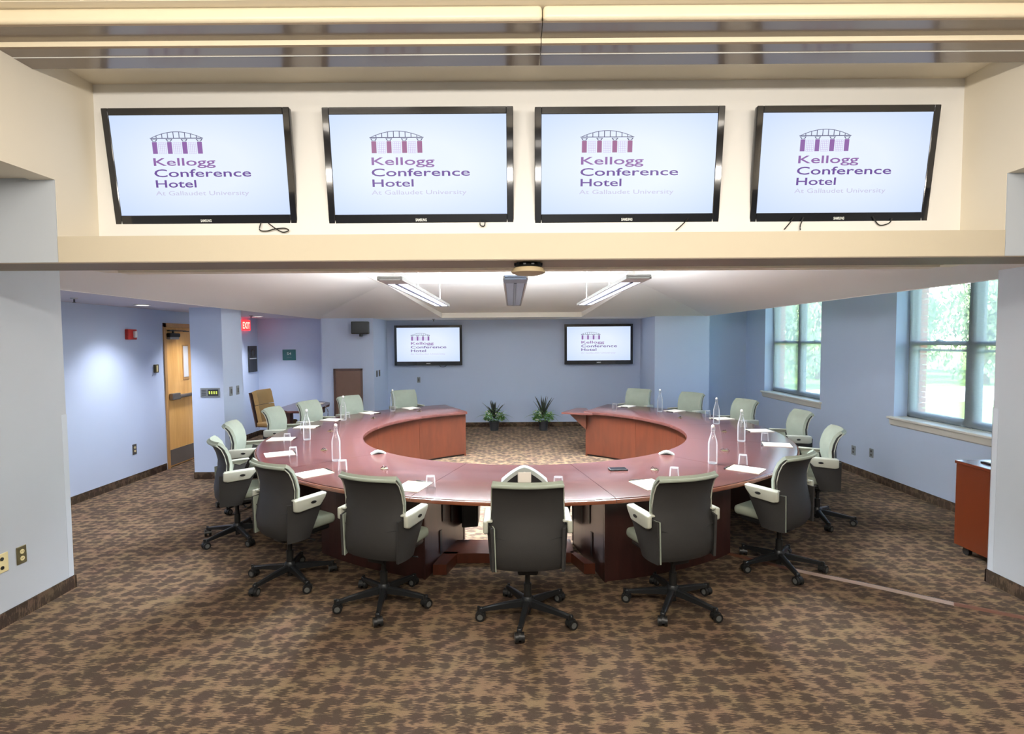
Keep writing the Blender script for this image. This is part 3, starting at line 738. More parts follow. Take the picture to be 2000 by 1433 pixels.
# ------------------------------------------------------------------ ring table
C0 = (.15, 7.05)
def ring(a, r, z=0): return (C0[0]+r*math.sin(R(a)), C0[1]-r*math.cos(R(a)), z)
table = thing('ring_conference_table', (C0[0], C0[1], 0), 0, 'large ring-shaped mahogany conference table open towards the back wall', 'table')
def ladd(name, mb, m, parent, smooth=False):
    o = add(name, mb, m, parent, smooth); me = o.data
    for v in me.vertices: v.co.x -= C0[0]; v.co.y -= C0[1]
    return o
seams = [-154, -130, -103, -75, -46.5, -16.8, 11, 40, 69, 97, 124, 150]
prof = [(2.03, .698), (2.025, .72), (2.03, .738), (2.038, .741), (3.145, .741), (3.168, .737), (3.176, .722), (3.170, .704), (3.150, .696)]
for a, b in zip(seams, seams[1:]):
    ladd('tabletop_segment', MB().arc(prof[:], a+.045, b-.045), 'mahogany_top', table, True)
for a, b in zip(seams, seams[1:]):
    ladd('edge_band', MB().arc([(3.176, .700), (3.186, .703), (3.189, .718), (3.183, .730), (3.176, .732)], a+.045, b-.045), 'mahogany_edge', table, True)
for a, b in ((-153.2, -130), (-130, -103), (-103, -75), (-75, -46.5), (-46.5, -16.8), (11, 40), (40, 69), (69, 97), (97, 124), (124, 149.2)):
    ladd('modesty_panel', MB().arc([(2.085, .03), (2.085, .70), (2.115, .70), (2.115, .03)], a+.05, b-.05), 'mahogany_panel', table, True)
    ladd('toe_kick', MB().arc([(2.11, 0), (2.11, .04), (2.14, .04), (2.14, 0)], a+.05, b-.05), 'black_plastic', table)
for a in (-153.4, 149.4):
    ladd('end_panel', MB().arc([(2.085, .0), (2.085, .70), (3.02, .70), (3.02, .0)], a-.35, a+.35, n=1), 'mahogany_panel', table)
for a, b in ((-40, -16.9), (11.1, 37.4), (-92, -66), (66, 92), (-124, -100), (100, 122), (-152.5, -138), (138, 148.5)):
    ladd('pedestal', MB().arc([(2.13, .0), (2.13, .697), (2.92, .697), (2.92, .0)], a, b), 'mahogany_dark', table)
    ladd('pedestal_stile', MB().arc([(2.905, .0), (2.905, .697), (2.935, .697), (2.935, .0)], a if a > 0 else b-.35, a+.35 if a > 0 else b), 'mahogany_dark', table)
# plinth in the front knee gap
pl = MB(); pl.box(-.60, .52, 4.56, 4.88, .0, .085)
pl.prism([(-.60, 4.60, 0), (-.47, 4.60, 0), (-.545, 4.33, 0), (-.655, 4.33, 0)], (0, 0, .085))
pl.prism([(.52, 4.60, 0), (.48, 4.60, 0), (.575, 4.33, 0), (.665, 4.33, 0)], (0, 0, .085))
ladd('plinth', pl, 'mahogany_panel', table)
# doors / slots on radial pedestal sides
for a in (-16.75, 10.95):
    for r0, r1, z0, z1 in ((2.35, 2.42, .30, .66), (2.62, 2.66, .10, .30), (2.55, 2.60, .36, .68)):
        ladd('cable_slot', MB().arc([(r0, z0), (r0, z1), (r1, z1), (r1, z0)], a-.03, a+.03, n=1), 'black_plastic', table)
# side leaf at the right far end
sl = MB(); sl.prism([(.80, 8.80, .70), (1.28, 8.62, .70), (1.28, 9.35, .70), (1.12, 9.38, .70)], (0, 0, .028))
ladd('side_leaf', sl, 'mahogany_top', table)
ladd('leaf_bracket', MB().prism([(.93, 8.86, .70), (1.20, 8.80, .70), (1.20, 8.80, .44)], (.01, .03, 0)), 'mahogany_panel', table)
# equipment hung below the table in the knee gap
for x0, x1, l in ((-.47, -.32, 'black equipment tower hung under the table left of the middle chair'), (.40, .52, 'black equipment tower hung under the table right of the middle chair')):
    e = thing('computer_tower', ((x0+x1)/2, 5.02, .0), 0, l, 'computer')
    hw = (x1-x0)/2
    add('case', MB().prism([(-hw, -.13, .19), (hw, -.13, .20), (hw+.01, -.13, .695), (-hw*.6, -.13, .695), (-hw, -.13, .50)], (0, .3, 0), .008, 1), 'black_plastic', e)
    add('front_grille', MB().box(-hw*.7, hw*.7, -.136, -.13, .25, .45), 'poster_black', e)
cord('cable', [(.44, 4.9, .69), (.52, 4.72, .55), (.45, 4.62, .30), (.42, 4.58, .09)], 'black cable dropping under the table to the plinth', r=.004, parent=e)

# ------------------------------------------------------------------ conference chair
ch = thing('conference_chair', (0, 0, 0))
PR = [(.110, .375, .232), (.160, .386, .241), (.186, .43, .246), (.192, .52, .247), (.178, .61, .247), (.155, .70, .244), (.150, .78, .241), (.165, .855, .239), (.190, .915, .236), (.222, .951, .232)]
def back_rows(off=0, dw=0, top=None, curve=.045):
    rows = []
    pr = PR+([top] if top else [])
    # fine resampling
    for (s, z, h) in pr:
        rows.append([(u/6*(h+dw), -(s-off)+curve*(u/6)**2+(.012*(abs(u)/6)**6), z) for u in range(-6, 7)])
    return rows
sh = MB(); sh.shell(back_rows(0), .016); add('back_shell', sh, 'charcoal_shell', ch, True)
# stitched seam across the shell
seam = [(u/8*.243, -(.176)+.045*(u/8)**2-.0015, .615-.030*(1-(u/8)**2)) for u in range(-8, 9)]
add('back_seam', MB().tube(seam, .0028, 5), 'charcoal_seam', ch, True)
cu = MB(); PRs = back_rows(.020, .003, (.245, .966, .233)); cu.shell(PRs[1:], .028); add('backrest', cu, 'sage', ch, True)
# light piping down both edges of the shell
for s in (-1, 1):
    add('piping', MB().tube([(s*(h+.001), -s_+.045+.012-.006, z) for (s_, z, h) in PR[5:]], .0042, 6), 'sage_plastic', ch, True)
# rolled top edge
lip = MB(); pts = []
for u in range(-8, 9):
    q = abs(u)/8; pts.append((u/8*.232, -(.226)+.045*q*q+.010*q**6, .962-.006*q**6))
lip.tube(pts, .0125, 8); add('top_roll', lip, 'sage', ch, True)
for s in (-1, 1):
    rows = []
    for v in range(5):
        tv_ = v/4
        rr = []
        for k in range(6):
            u = k/5
            zb, zt = .385, .675
            z = zb+(zt-zb)*tv_
            srear = .165; sfront = -.02-.11*tv_
            sx = srear+(sfront-srear)*u
            x = .236+.018*math.sin(PI*u*.9)+.030*tv_*u+.008*tv_
            rr.append((s*x, -sx, z-.012*(1-tv_)*u*0+.0))
        rows.append(rr if s > 0 else rr[::-1])
    add('side_panel', MB().shell(rows, .018), 'charcoal_shell', ch, True)
    # inner sage lining
    rows2 = [[(p[0]-s*.022, p[1], p[2]) for p in r_[2:]] for r_ in rows]
    add('side_lining', MB().shell(rows2, .006), 'sage', ch, True)
    ap = MB()
    ap.prism([(s*.262, -.135, .712), (s*.262, .150, .722), (s*.262, .135, .685), (s*.262, .085, .628), (s*.262, -.10, .618), (s*.262, -.135, .63)], (s*.034, 0, 0), .011, 3)
    ap.prism([(s*.232, -.125, .700), (s*.232, .150, .708), (s*.232, .150, .722), (s*.232, -.125, .714)], (s*.05, 0, 0), .006, 2)
    pad = add('arm_pad', ap, 'sage_plastic', ch, True)
    bt = MB()
    ring_ = [(s*.295, .025+.024*math.cos(2*PI*k/16)*(1), .672+.011*math.sin(2*PI*k/16)) for k in range(16)]
    bt.prism(ring_, (s*.004, 0, 0)); add('arm_button', bt, 'black_plastic', pad)
sc_ = MB(); sc_.box(-.225, .225, -.12, .285, .425, .505, .034, 4); add('seat', sc_, 'sage', ch, True)
add('seat_pan', MB().box(-.20, .20, -.12, .24, .385, .43, .02, 2), 'black_plastic', ch, True)
add('mechanism', MB().box(-.07, .07, -.10, .12, .33, .39, .015, 2).cyl((.07, .02, .37), (.26, .05, .36), .006, n=8), 'black_metal', ch, True)
add('gas_column', MB().cyl((0, 0, .14), (0, 0, .24), .027, n=18).cyl((0, 0, .23), (0, 0, .35), .018, n=16).cyl((0, 0, .035), (0, 0, .10), .022, n=14), 'black_plastic', ch, True)
add('hub', MB().lathe([(0, .075), (.04, .08), (.046, .10), (.042, .135), (.033, .15), (0, .15)], n=20), 'black_metal', ch, True)
leg_rows = []
for i in range(6):
    t_ = i/5; x = .03+.285*t_; hw = .021-.007*t_; zt = .130-.030*t_-.010*t_*t_; zb = zt-(.050-.024*t_)
    leg_rows.append([(x, -hw, zb), (x, -hw, zt-.006), (x, -hw*.5, zt), (x, hw*.5, zt), (x, hw, zt-.006), (x, hw, zb), (x, -hw, zb)])
lm = MB(); lm.grid(leg_rows); lm.box(.305, .335, -.015, .015, .058, .092, .006, 1)
bmesh.ops.remove_doubles(lm.bm, verts=lm.bm.verts[:], dist=.0004)
leg_me = lm.mesh('leg', True); leg_me.materials.append(MATS['black_metal'])
cm = MB(); cm.cyl((0, -.026, .029), (0, -.008, .029), .0285, n=20).cyl((0, .008, .029), (0, .026, .029), .0285, n=20).cyl((0, -.01, .029), (0, .01, .029), .012, n=10)
cm.cyl((-.012, 0, .04), (-.012, 0, .085), .009, n=8)
hood = [( -.030*math.cos(a_)*1.05, 0, .029+.034*math.sin(a_)) for a_ in [PI*k/8 for k in range(9)]]
cm.prism([(p[0], -.0075, p[2]) for p in hood], (0, .015, 0))
caster_me = cm.mesh('caster', True); caster_me.materials.append(MATS['black_plastic'])
cap_me = MB().cyl((0, -.0275, .029), (0, -.026, .029), .017, n=16).cyl((0, .026, .029), (0, .0275, .029), .017, n=16).mesh('wheel_cap', True); cap_me.materials.append(MATS['wheel_grey'])
both = MB(); both.bm.from_mesh(caster_me); nf = len(both.bm.faces); both.bm.from_mesh(cap_me)
for i, f_ in enumerate(both.bm.faces):
    f_.material_index = 0 if i < nf else 1
cme = both.mesh('caster', True); cme.materials.append(MATS['black_plastic']); cme.materials.append(MATS['wheel_grey'])
for k in range(5):
    l = add('leg', leg_me, None, ch, rot=(0, 0, R(72*k)))
    c = add('caster', cme, None, l, loc=(.325, 0, 0), rot=(0, 0, R(37*k+20))); c.scale = (1.13, 1.13, 1.13)
index_kids(ch)
# ring angle, radius, turn offset, star angle, label
chairs = [
 (-.9, 3.40, 1, -101, 'sage and charcoal conference chair in the front middle, seen squarely from behind'),
 (-18.9, 3.37, -3, -84, 'black-backed conference chair first to the left of the front middle chair'),
 (-34.9, 3.39, 0, -118, 'black-backed conference chair second to the left of the front middle chair'),
 (-57, 3.38, 0, -45, 'black-backed conference chair third to the left of the front middle chair'),
 (-75.8, 3.33, 0, -30, 'sage conference chair fourth to the left, its side turned beside the column'),
 (-98.5, 3.40, 6, 10, 'sage conference chair fifth to the left, in front of the tan chair'),
 (-111.8, 3.42, 4, 40, 'sage conference chair sixth to the left, in front of the side table'),
 (-125.5, 3.42, 3, 5, 'sage conference chair in front of the brown wall hatch'),
 (-144.5, 3.62, -2, 20, 'sage conference chair at the left end of the ring, below the left far television'),
 (17.0, 3.39, 2, -118, 'black-backed conference chair first to the right of the front middle chair'),
 (38.2, 3.33, -2, -92, 'black-backed conference chair second to the right of the front middle chair'),
 (64, 3.36, 6, 43, 'conference chair third to the right, in profile near the right wall outlets'),
 (86.5, 3.38, 0, -40, 'sage conference chair fourth to the right, below the far window'),
 (108.4, 3.42, -2, 15, 'sage conference chair fifth to the right, in front of the far right corner'),
 (127.4, 3.55, -4, 30, 'sage conference chair sixth to the right, in front of the right pier'),
 (143.8, 3.58, -2, 0, 'sage conference chair at the right end of the ring, below the right far television'),
]
for i, (a, r, da, st, lab) in enumerate(chairs):
    o = ch if i == 0 else copy_tree(ch)
    o.location = ring(a, r); o.rotation_euler = (0, 0, R(a+da))
    tag(o, lab, 'chair', 'conference chairs round the ring table')
    k = 0
    for c in o.children:
        if c.name.split('.')[0] == 'leg':
            c.rotation_euler = (0, 0, R(st+72*k-(a+da))); k += 1

# ------------------------------------------------------------------ things on the table
TZ = .741
seatd = {1: 'first left', 2: 'second left', 3: 'third left', 4: 'fourth left', 5: 'fifth left', 6: 'sixth left', 7: 'hatch-side', 8: 'left end',
         -1: 'first right', -2: 'second right', -3: 'third right', -4: 'fourth right', -5: 'fifth right', -6: 'sixth right', -7: 'right end'}
pad_me = MB().box(-.11, .11, -.14, .14, 0, .006).mesh('notepad'); pad_me.materials.append(MATS['paper'])
band_me = MB().box(-.11, .11, .128, .14, .006, .0066).mesh('binding'); band_me.materials.append(MATS['ivory'])
pads = [(1, -18.9, 2.93, 4), (2, -39.4, 3.00, -6), (3, -60.2, 2.96, 0), (4, -78.2, 2.98, -4), (5, -96.0, 2.98, 5), (6, -109.1, 3.0, 0), (7, -125.1, 3.02, 0), (8, -140.6, 3.0, 0),
        (-7, 142.2, 3.02, 0), (-6, 124.6, 3.02, 0), (-5, 105.8, 3.02, 0), (-4, 85.5, 2.98, 5), (-3, 67.0, 2.98, 4), (-2, 40.2, 2.98, 10), (-1, 18.9, 2.92, 0)]
pen_proto = thing('pen', (0, 0, 0)); 
add('barrel', MB().cyl((0, -.06, .005), (0, .045, .005), .0045, n=8), 'black_plastic', pen_proto, True)
add('pen_cap', MB().cyl((0, .045, .005), (0, .072, .005), .0052, n=8).box(-.001, .001, .03, .07, .009, .011), 'poster_black', pen_proto)
index_kids(pen_proto)
first = True
for (k, a, r, da) in pads:
    d = seatd[k]
    p = thing('notepad', ring(a, r, TZ), R(a+da), 'white notepad on the table before the %s chair' % d, 'notepad', 'notepads set round the table')
    add('sheets', pad_me, None, p); add('binding', band_me, None, p)
    pe = pen_proto if first else copy_tree(pen_proto)
    first = False
    v = Vector(ring(a, r, TZ)); M_ = Matrix.Rotation(R(a+da), 3, 'Z')
    off = M_ @ Vector((-.02, .155, 0)) if k != 1 else M_ @ Vector((.03, .158, 0))
    pe.location = v+off; pe.rotation_euler = (0, 0, R(a+da+86))
    tag(pe, 'black pen lying behind the notepad of the %s chair' % d, 'pen', 'pens beside the notepads')
# upturned glasses
gl = thing('water_glass', (0, 0, 0))
add('bowl', MB().lathe([(.041, 0), (.0415, .003), (.0365, .082), (.034, .092), (0, .085)], n=24), 'drink_glass', gl, True)
add('thick_base', MB().lathe([(0, .0935), (.033, .0935), (.0345, .096), (.033, .099), (0, .099)], n=24), 'drink_glass', gl, True)
index_kids(gl)
glasses = [(-15.9, 2.92, 'first left'), (-37.2, 2.78, 'second left'), (-56.2, 2.86, 'third left'), (-74.4, 2.88, 'fourth left'), (-92.7, 2.94, 'fifth left'), (-113, 2.88, 'sixth left'),
           (4.1, 2.87, 'front middle'), (24.9, 2.84, 'first right'), (43.2, 2.88, 'second right'), (70.7, 2.87, 'third right'), (90.2, 2.88, 'fourth right'), (110.1, 2.95, 'fifth right'), (142.2, 2.55, 'right end')]
for i, (a, r, d) in enumerate(glasses):
    o = gl if i == 0 else copy_tree(gl)
    o.location = ring(a, r, TZ)
    tag(o, 'clear water glass upside down on the table by the %s chair' % d, 'glass', 'upturned water glasses')
# swing-top water bottles
bo = thing('water_bottle', (0, 0, 0))
add('body', MB().lathe([(0, .002), (.034, .0), (.041, .006), (.042, .02), (.042, .185), (.038, .212), (.024, .255), (.0155, .285), (.0145, .32), (.0175, .325), (.0175, .333), (.0135, .335)], n=28), 'drink_glass', bo, True)
add('water', MB().lathe([(0, .010), (.036, .0115), (.0385, .022), (.0385, .184), (.0345, .206), (.022, .245), (0, .245)], n=24), 'water', bo, True)
add('stopper', MB().lathe([(0, .333), (.013, .334), (.015, .342), (.013, .352), (.006, .358), (0, .359)], n=16), 'trim_white', bo, True)
wr = MB()
for s in (-1, 1): wr.tube([(s*.016, 0, .300), (s*.021, .002, .318), (s*.019, .002, .335), (s*.012, 0, .347)], .0014, 5)
wr.tube([(.017*math.cos(t1), .017*math.sin(t1), .302) for t1 in [2*PI*k/14 for k in range(15)]], .0014, 5)
wr.tube([(-.016, 0, .30), (-.012, -.02, .285), (0, -.026, .278), (.012, -.02, .285), (.016, 0, .30)], .0014, 5)
add('wire_bail', wr, 'steel', bo)
index_kids(bo)
bottles = [(-46.0, 2.60, 'second left'), (-75.7, 2.67, 'fourth left'), (-109.2, 2.80, 'sixth left'), (-132.1, 2.88, 'hatch-side'), (40.2, 2.66, 'second right'), (68.8, 2.62, 'third right'), (97.1, 2.66, 'fourth right'), (126.3, 2.76, 'sixth right')]
for i, (a, r, d) in enumerate(bottles):
    o = bo if i == 0 else copy_tree(bo)
    o.location = ring(a, r, TZ); o.rotation_euler = (0, 0, R(a+30*i)); o.scale = (1, 1, 1.02)
    tag(o, 'clear swing-top bottle of water on the table near the %s chair' % d, 'bottle', 'swing-top water bottles')
# arched covers / speakerphone
def arch(name, a, r, w, h, d, rz, label, cat):
    o = thing(name, ring(a, r, TZ), rz, label, cat)
    n = 14; outer = []; inner = []
    for k in range(n+1):
        u = -1+2*k/n; zz = h*(1-abs(u)**1.5); outer.append((u*w, zz)); inner.append((u*w*.80, max(0, (h-.022*(h/.12+.5))*(1-abs(u)**1.5))))
    b = MB()
    rows = [[(x, -d/2, z) for x, z in outer], [(x, -d/2+.004, z+.004) for x, z in outer], [(x, d/2, z*.9) for x, z in outer]]
    b.shell(rows, .006)
    for k in range(n):
        b.poly([(outer[k][0], -d/2, outer[k][1]), (outer[k+1][0], -d/2, outer[k+1][1]), (inner[k+1][0], -d/2, inner[k+1][1]), (inner[k][0], -d/2, inner[k][1])])
    add('cover', b, 'silver_cover', o)
    bb = MB().prism([(x, -d/2+.006, z) for x, z in inner], (0, d*.8, 0)); add('recess', bb, 'black_plastic', o)
    if w > .1:
        add('handset_block', MB().box(-w*.29, w*.29, -d/2-.004, 0, 0, h*.72, .008, 2), 'paper', o)
    return o
arch('speakerphone', -1.2, 2.60, .19, .125, .15, 0, 'silver arched speakerphone on the table before the middle chair', 'speakerphone')
arch('cable_cover', -46.5, 2.13, .075, .035, .09, R(20), 'small silver arched cover at the inner table edge, left', 'cable cover')
arch('cable_cover', 41.5, 2.13, .075, .035, .09, R(-15), 'small silver arched cover at the inner table edge, right', 'cable cover')
hb = thing('tablet_device', ring(19.4, 2.38, TZ), R(5), 'thin black tablet-like device lying right of the speakerphone', 'device')
add('slab', MB().box(-.08, .08, -.05, .05, 0, .012, .003, 1), 'black_plastic', hb); add('glass_face', MB().box(-.072, .072, -.042, .042, .012, .0128), 'black_gloss', hb)
gm = thing('cable_grommet', (0, 0, 0))
add('plate', MB().lathe([(0, 0), (.035, 0), (.035, .003), (.028, .005), (0, .004)], n=20), 'bronze_plate', gm, True)
add('cable_loop', MB().tube([(-.045, .0, .003), (-.02, .01, .022), (.0, -.005, .008), (.02, .005, .026), (.05, -.01, .004)], .0032, 6), 'black_plastic', gm, True)
index_kids(gm)
for i, (a, d) in enumerate(((-31.6, 'between first and second left'), (-59.6, 'facing the third left'), (-89, 'between fourth and fifth left'), (-116.5, 'between sixth left and hatch-side'), (-138, 'facing the left end'), (26.3, 'between first and second right'), (54.8, 'between second and third right'), (83.4, 'facing the fourth right'), (112, 'facing the fifth right'))):
    o = gm if i == 0 else copy_tree(gm)
    o.location = ring(a, 2.52, TZ); o.rotation_euler = (0, 0, R(a+20*i))
    tag(o, 'small cable outlet with dark loops in the tabletop %s chair%s' % (d, 's' if 'between' in d else ''), 'cable outlet', 'cable outlets in the tabletop')

# ------------------------------------------------------------------ side table and tan chair in the alcove
stb = thing('side_table', (-3.75, 9.9, 0), 0, 'small dark wooden side table with rounded end in the far left alcove', 'table')
outl = [(-.38, -.42), (-.05, -.80), (.18, -.80), (.32, -.55), (.37, -.25), (.35, .15), (.24, .50), (.02, .70), (-.25, .74), (-.42, .60)]
add('tabletop', MB().prism([(x, y, .70) for x, y in outl], (0, 0, .04), .008, 2), 'mahogany_top', stb)
add('apron', MB().prism([(x, y, .60) for x, y in ((.0, -.1), (.25, -.3), (.28, .1), (.18, .40), (-.05, .55), (-.1, .3))], (0, 0, .10)), 'mahogany_dark', stb)
add('leg', MB().box(-.20, -.08, -.60, -.46, 0, .70), 'mahogany_panel', stb); add('leg', MB().box(.12, .2, -.05, .05, 0, .70), 'mahogany_dark', stb); add('leg', MB().box(-.2, -.1, .5, .6, 0, .70), 'mahogany_dark', stb)
tag(add('folded_papers', MB().box(-3.80, -3.56, 10.10, 10.28, .741, .749).box(-3.78, -3.60, 10.12, 10.25, .749, .756), 'paper'), 'white papers lying on the side table in the alcove', 'papers')
cord('cable', [(-3.39, 9.75, .745), (-3.33, 9.75, .66), (-3.35, 9.75, .50), (-3.43, 9.75, .43), (-3.50, 9.8, .55), (-3.52, 9.85, .68)], 'black cable looping off the side table', r=.006, parent=stb)
tcx = thing('task_chair', (-4.20, 9.60, 0), R(-100), 'tan padded task chair in the far left alcove beside the side table', 'chair')
def cushion(x0, x1, y0, y1, z0, z1, b=.03): return MB().box(x0, x1, y0, y1, z0, z1, b, 3)
bk = MB()
rows = [[(u/4*.235, -.22-.10*(z-.5)/.5+.03*(u/4)**2, z) for u in range(-4, 5)] for z in (.48, .56, .64, .72, .79)]
bk.shell(rows, .07); add('lower_back_cushion', bk, 'tan_leather', tcx, True)
bk = MB(); rows = [[(u/4*.23, -.22-.10*(z-.5)/.5+.03*(u/4)**2-(.012 if z > 1.0 else 0), z) for u in range(-4, 5)] for z in (.80, .86, .93, .99, 1.03)]
bk.shell(rows, .075); add('head_cushion', bk, 'tan_leather', tcx, True)
add('back_shell', MB().shell([[(u/4*.24, -.285-.10*(z-.5)/.5+.03*(u/4)**2, z) for u in range(-4, 5)] for z in (.42, .6, .8, 1.02)], .015), 'brown_frame', tcx, True)
add('seat', cushion(-.25, .25, -.22, .27, .42, .51), 'tan_leather', tcx, True)
add('gas_column', MB().cyl((0, 0, .08), (0, 0, .42), .028), 'black_plastic', tcx)
for k in range(5):
    a = R(72*k+10); l = add('leg', MB().prism([(.0, -.025, .10), (.0, .025, .10), (.31, .018, .07), (.31, -.018, .07)], (0, 0, .035)), 'black_plastic', tcx, rot=(0, 0, a))
    add('caster', cme, None, l, loc=(.31, 0, 0))

# ------------------------------------------------------------------ potted plants
def potted(x, y, hgt, seed, label):
    rnd = random.Random(seed)
    p = thing('potted_plant', (x, y, 0), 0, label, 'plant')
    add('pot', MB().lathe([(0, .0), (.085, .0), (.105, .17), (.112, .17), (.112, .195), (.10, .195), (.098, .17), (0, .165)], n=24), 'pot_black', p, True)
    for k in range(15):                                # dark sword leaves
        a = 2*PI*k/15+rnd.uniform(-.2, .2); lean = rnd.uniform(.12, .62) if k % 3 else rnd.uniform(.02, .15)
        L = hgt*rnd.uniform(.75, 1.0); rows = []
        for i in range(7):
            t1 = i/6; w_ = .022*math.sin(PI*min(1, t1*.85+.15))**.8+.001
            rr = L*lean*(t1+.7*t1*t1)*.62; z = .25+L*(t1-.30*lean*t1*t1)*.72
            c = Vector((rr*math.cos(a), rr*math.sin(a), z)); side = Vector((-math.sin(a), math.cos(a), 0))*w_
            rows.append([tuple(c-side), tuple(c+Vector((0, 0, -.004))), tuple(c+side)])
        m_ = MB(); m_.grid(rows); add('leaf', m_, 'plant_dark', p, True)
    fo = MB()
    for k in range(420):                               # bushy low foliage
        a = rnd.uniform(0, 2*PI); rr = .20*math.sqrt(rnd.random()); z = .19+rnd.random()*.27*(1-(rr/.23)**2)+.02
        c = Vector((rr*math.cos(a), rr*math.sin(a), z)); d = Vector((math.cos(a), math.sin(a), rnd.uniform(-.3, 1))).normalized()
        sd = d.cross(Vector((rnd.uniform(-1, 1), rnd.uniform(-1, 1), 1))).normalized()*rnd.uniform(.010, .018); ln = d*rnd.uniform(.03, .06)
        fo.poly([tuple(c-sd*.3), tuple(c+ln*.5-sd), tuple(c+ln), tuple(c+ln*.5+sd)])
    f = add('foliage', fo, 'plant_green', p); f['kind'] = 'stuff'
    fo = MB()
    for k in range(140):
        a = rnd.uniform(0, 2*PI); rr = .16+.07*rnd.random(); z = .22+rnd.random()*.2
        c = Vector((rr*math.cos(a), rr*math.sin(a), z)); d = Vector((math.cos(a), math.sin(a), rnd.uniform(-.8, .9))).normalized()
        sd = d.cross(Vector((0, 0, 1))).normalized()*rnd.uniform(.012, .02); ln = d*rnd.uniform(.03, .055)
        fo.poly([tuple(c-sd*.3), tuple(c+ln*.5-sd), tuple(c+ln), tuple(c+ln*.5+sd)])
    f = add('variegated_foliage', fo, 'plant_light', p); f['kind'] = 'stuff'
    for k in range(7):
        a = rnd.uniform(PI, 2*PI); rr = rnd.uniform(.12, .23); z = rnd.uniform(.22, .42)
        b = MB()
        for q in range(5):
            a2 = 2*PI*q/5; b.poly([(0, 0, 0), (.016*math.cos(a2-.4), -.004, .016*math.sin(a2-.4)), (.022*math.cos(a2), -.006, .022*math.sin(a2)), (.016*math.cos(a2+.4), -.004, .016*math.sin(a2+.4))])
        add('flower', b, 'petal_white', p, loc=(rr*math.cos(a), rr*math.sin(a), z))
    for k in range(3):
        a = (0.1, PI-.1, -.3)[k]
        b = MB(); rows = []
        for i in range(7):
            t1 = i/6; c = Vector(((.1+.32*t1)*math.cos(a), (.1+.25*t1)*math.sin(a)*.4, .30+.16*t1-.22*t1*t1*(1 if k < 2 else 2))); rows.append([(c.x, c.y, c.z-.007*(1-t1)), (c.x, c.y, c.z+.007*(1-t1)+.0005)])
        b.grid(rows); add('leaf', b, 'plant_green', p)
    return p
potted(-.385, 11.46, .60, 3, 'shorter potted plant with dark leaves, left of the pair by the back wall')
potted(.655, 11.44, .74, 11, 'taller potted plant with white flowers, right of the pair by the back wall')

# ------------------------------------------------------------------ wooden cart behind the right pier
ca = thing('wooden_cart', (4.22, 4.56, 0), 0, 'reddish wooden cart on black casters behind the right pier', 'cart')
add('side_panel', MB().box(-.32, -.298, -.30, .16, .085, .80), 'orange_wood_side', ca); add('side_panel', MB().box(.25, .272, -.30, .16, .085, .80), 'orange_wood_side', ca)
add('back_panel', MB().box(-.30, .25, .14, .16, .085, .80), 'orange_wood_side', ca); add('front_panel', MB().box(-.30, .25, -.30, -.28, .085, .80), 'orange_wood_side', ca)
add('base_board', MB().box(-.30, .25, -.28, .14, .085, .11), 'mahogany_dark', ca)
add('top', MB().box(-.33, .28, -.31, .17, .80, .825, .003, 1), 'orange_wood_side', ca)
for x in (-.25, .2):
    for y in (-.24, .1):
        add('caster', MB().cyl((x-.015, y, .035), (x+.015, y, .035), .035, n=18).box(x-.02, x+.02, y-.02, y+.02, .06, .086), 'black_plastic', ca, True)
lp = thing('laptop', (4.24, 4.50, .825), 0, 'closed laptop with a pale lid on the wooden cart', 'laptop')
add('base', MB().box(-.22, .16, -.22, .12, 0, .012, .003, 1), 'black_plastic', lp); add('lid', MB().box(-.215, .155, -.215, .10, .0125, .020, .003, 1), 'guard_clear', lp)
# taped cord across the carpet
pts = [(1.60, 4.98), (1.91, 4.727), (2.32, 4.376), (2.75, 4.085), (3.145, 3.79), (3.46, 3.592), (3.60, 3.50)]
def strip(pts, w_, z0, z1):
    b = MB(); L_ = []; Rr = []
    for i, p in enumerate(pts):
        a = Vector(pts[max(i-1, 0)]); c = Vector(pts[min(i+1, len(pts)-1)]); d = (c-a).normalized(); n_ = Vector((-d.y, d.x))*w_
        L_.append(Vector(p)+n_); Rr.append(Vector(p)-n_)
    rows = []
    for l_, r_ in zip(L_, Rr):
        m_ = (l_+r_)/2
        rows.append([(l_.x, l_.y, .001), (l_.x*.9+r_.x*.1, l_.y*.9+r_.y*.1, z0), (m_.x*.5+l_.x*.5, m_.y*.5+l_.y*.5, z0), (m_.x, m_.y, z1), (m_.x*.5+r_.x*.5, m_.y*.5+r_.y*.5, z0), (r_.x*.9+l_.x*.1, r_.y*.9+l_.y*.1, z0), (r_.x, r_.y, .001)])
    b.grid(rows); return b
tp = thing('taped_floor_cord', (0, 0, 0), 0, 'brown taped cord running across the carpet to the right pier', 'cord')
add('brown_tape', strip(pts, .035, .003, .009), 'cord_brown', tp, True)
add('clear_tape', strip(pts[2:5], .038, .0045, .0115), 'clear_tape', tp, True)

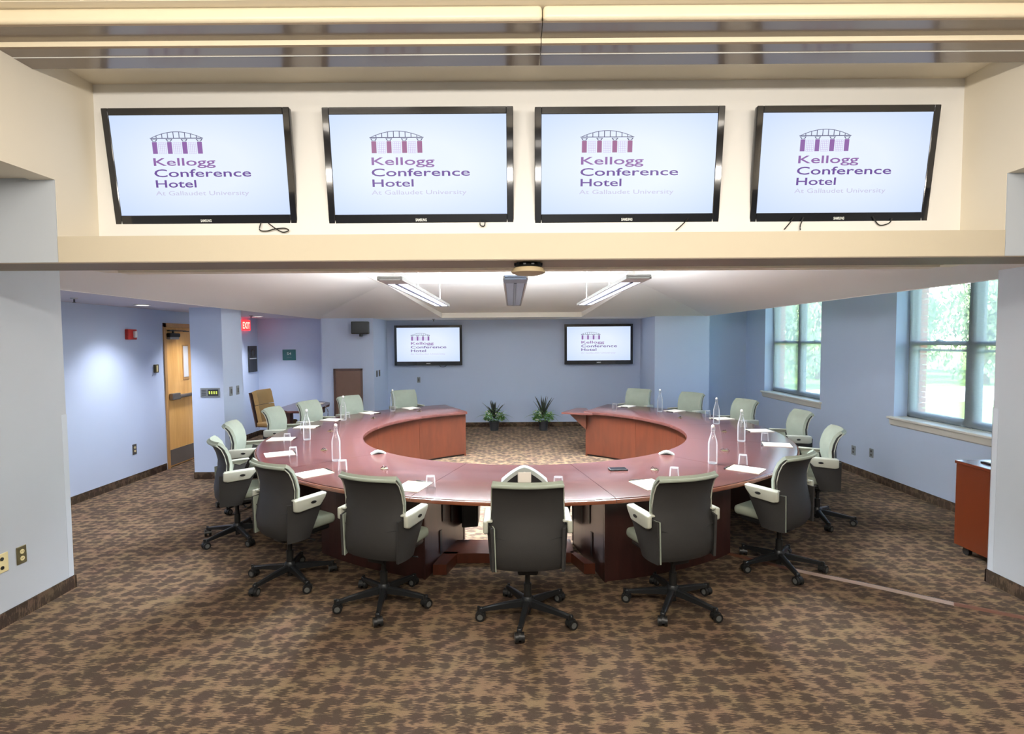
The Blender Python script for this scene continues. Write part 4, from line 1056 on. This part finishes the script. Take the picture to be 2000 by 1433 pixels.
# ------------------------------------------------------------------ outside the windows
gd = struct(boxes('ground', [(5.2, 90, -20, 90, -.3, -.15)], 'grass'))
gd['kind'] = 'structure'
rd = MB(); rd.prism([(13, 17, -.149), (36, 21, -.149), (36, 25, -.149), (11, 21.5, -.149)], (0, 0, .01))
struct(add('road', rd, 'road_grey'))
struct(boxes('wall_exterior', [(-5.7, -5.42, -3.3, 12.3, 0, 3.9), (-5.7, 5.2, 12.16, 12.4, 0, 3.9), (3.87, 5.2, -3.3, 3.98, 0, 3.9), (-5.4, -3.62, -3.3, 3.98, 2.95, 3.9), (5.0, 5.2, 3.9, 12.3, 3.2, 3.9), (-5.6, 5.2, -3.3, -3.16, 0, 3.9), (-5.42, -3.61, -3.2, 4.0, 0, .05)], 'outer_wall'))
crowns = []
for v in range(3):
    rnd = random.Random(50+v); b = MB(); vs = []; fs = []
    lobes = [(rnd.uniform(-1.1, 1.1), rnd.uniform(-1.1, 1.1), rnd.uniform(1.0, 4.6), rnd.uniform(.9, 1.6)) for _ in range(13)]
    for k in range(4200):
        lx, ly, lz, lr = lobes[k % 13]
        d = Vector((rnd.gauss(0, 1), rnd.gauss(0, 1), rnd.gauss(0, 1))).normalized()
        c = Vector((lx, ly, lz))+d*lr*rnd.uniform(.75, 1.05)
        q = Euler((rnd.uniform(0, 6), rnd.uniform(0, 6), 0)).to_matrix(); s_ = rnd.uniform(.08, .16); i0 = len(vs)
        for px, py in ((-s_, 0), (0, -s_*.6), (s_, 0), (0, s_*.6)): vs.append(tuple(c+q @ Vector((px, py, 0))))
        fs.append((i0, i0+1, i0+2, i0+3))
    me = bpy.data.meshes.new('foliage'); me.from_pydata(vs, [], fs); me.materials.append(MATS[('foliage_a', 'foliage_b', 'foliage_c')[v]]); crowns.append(me)
trunk_me = MB().cyl((0, 0, -.15), (0, 0, 2.2), .20, .13, 10).cyl((0, 0, 1.8), (.7, .2, 3.6), .10, .04, 8).cyl((0, 0, 1.9), (-.6, .3, 3.7), .09, .04, 8).mesh('trunk', True); trunk_me.materials.append(MATS['bark'])
tl_ = [(11.0, 23.5, 0, 'mid green tree at the left edge of the far window view'), (15.6, 27.5, 1, 'pale green tree filling the middle of the far window'),
 (20.0, 29, 2, 'dark green tree glimpsed at the inner edges of both windows'), (20.6, 23.6, 0, 'mid green tree nearest the near window'), (25.2, 27.5, 1, 'pale green tree in the right pane of the near window'),
 (30.5, 30, 2, 'dark green tree at the right edge of the near window'), (18.0, 34.5, 2, 'dark green tree farther off, behind the far window pale tree'),
 (25.0, 34, 0, 'mid green tree farther off at the left of the near window'), (31.5, 36.5, 1, 'pale green tree farthest off, seen in the near window')]
for i, (x, y, v, lab) in enumerate(tl_):
    t_ = thing('tree', (x, y, 0), i*1.3, lab, 'tree', 'trees outside the windows')
    s_ = .86+.05*((i*7) % 4); t_.scale = (s_, s_, s_*1.05)
    f = add('foliage', crowns[v], None, t_); f['kind'] = 'stuff'
    add('trunk', trunk_me, None, t_)
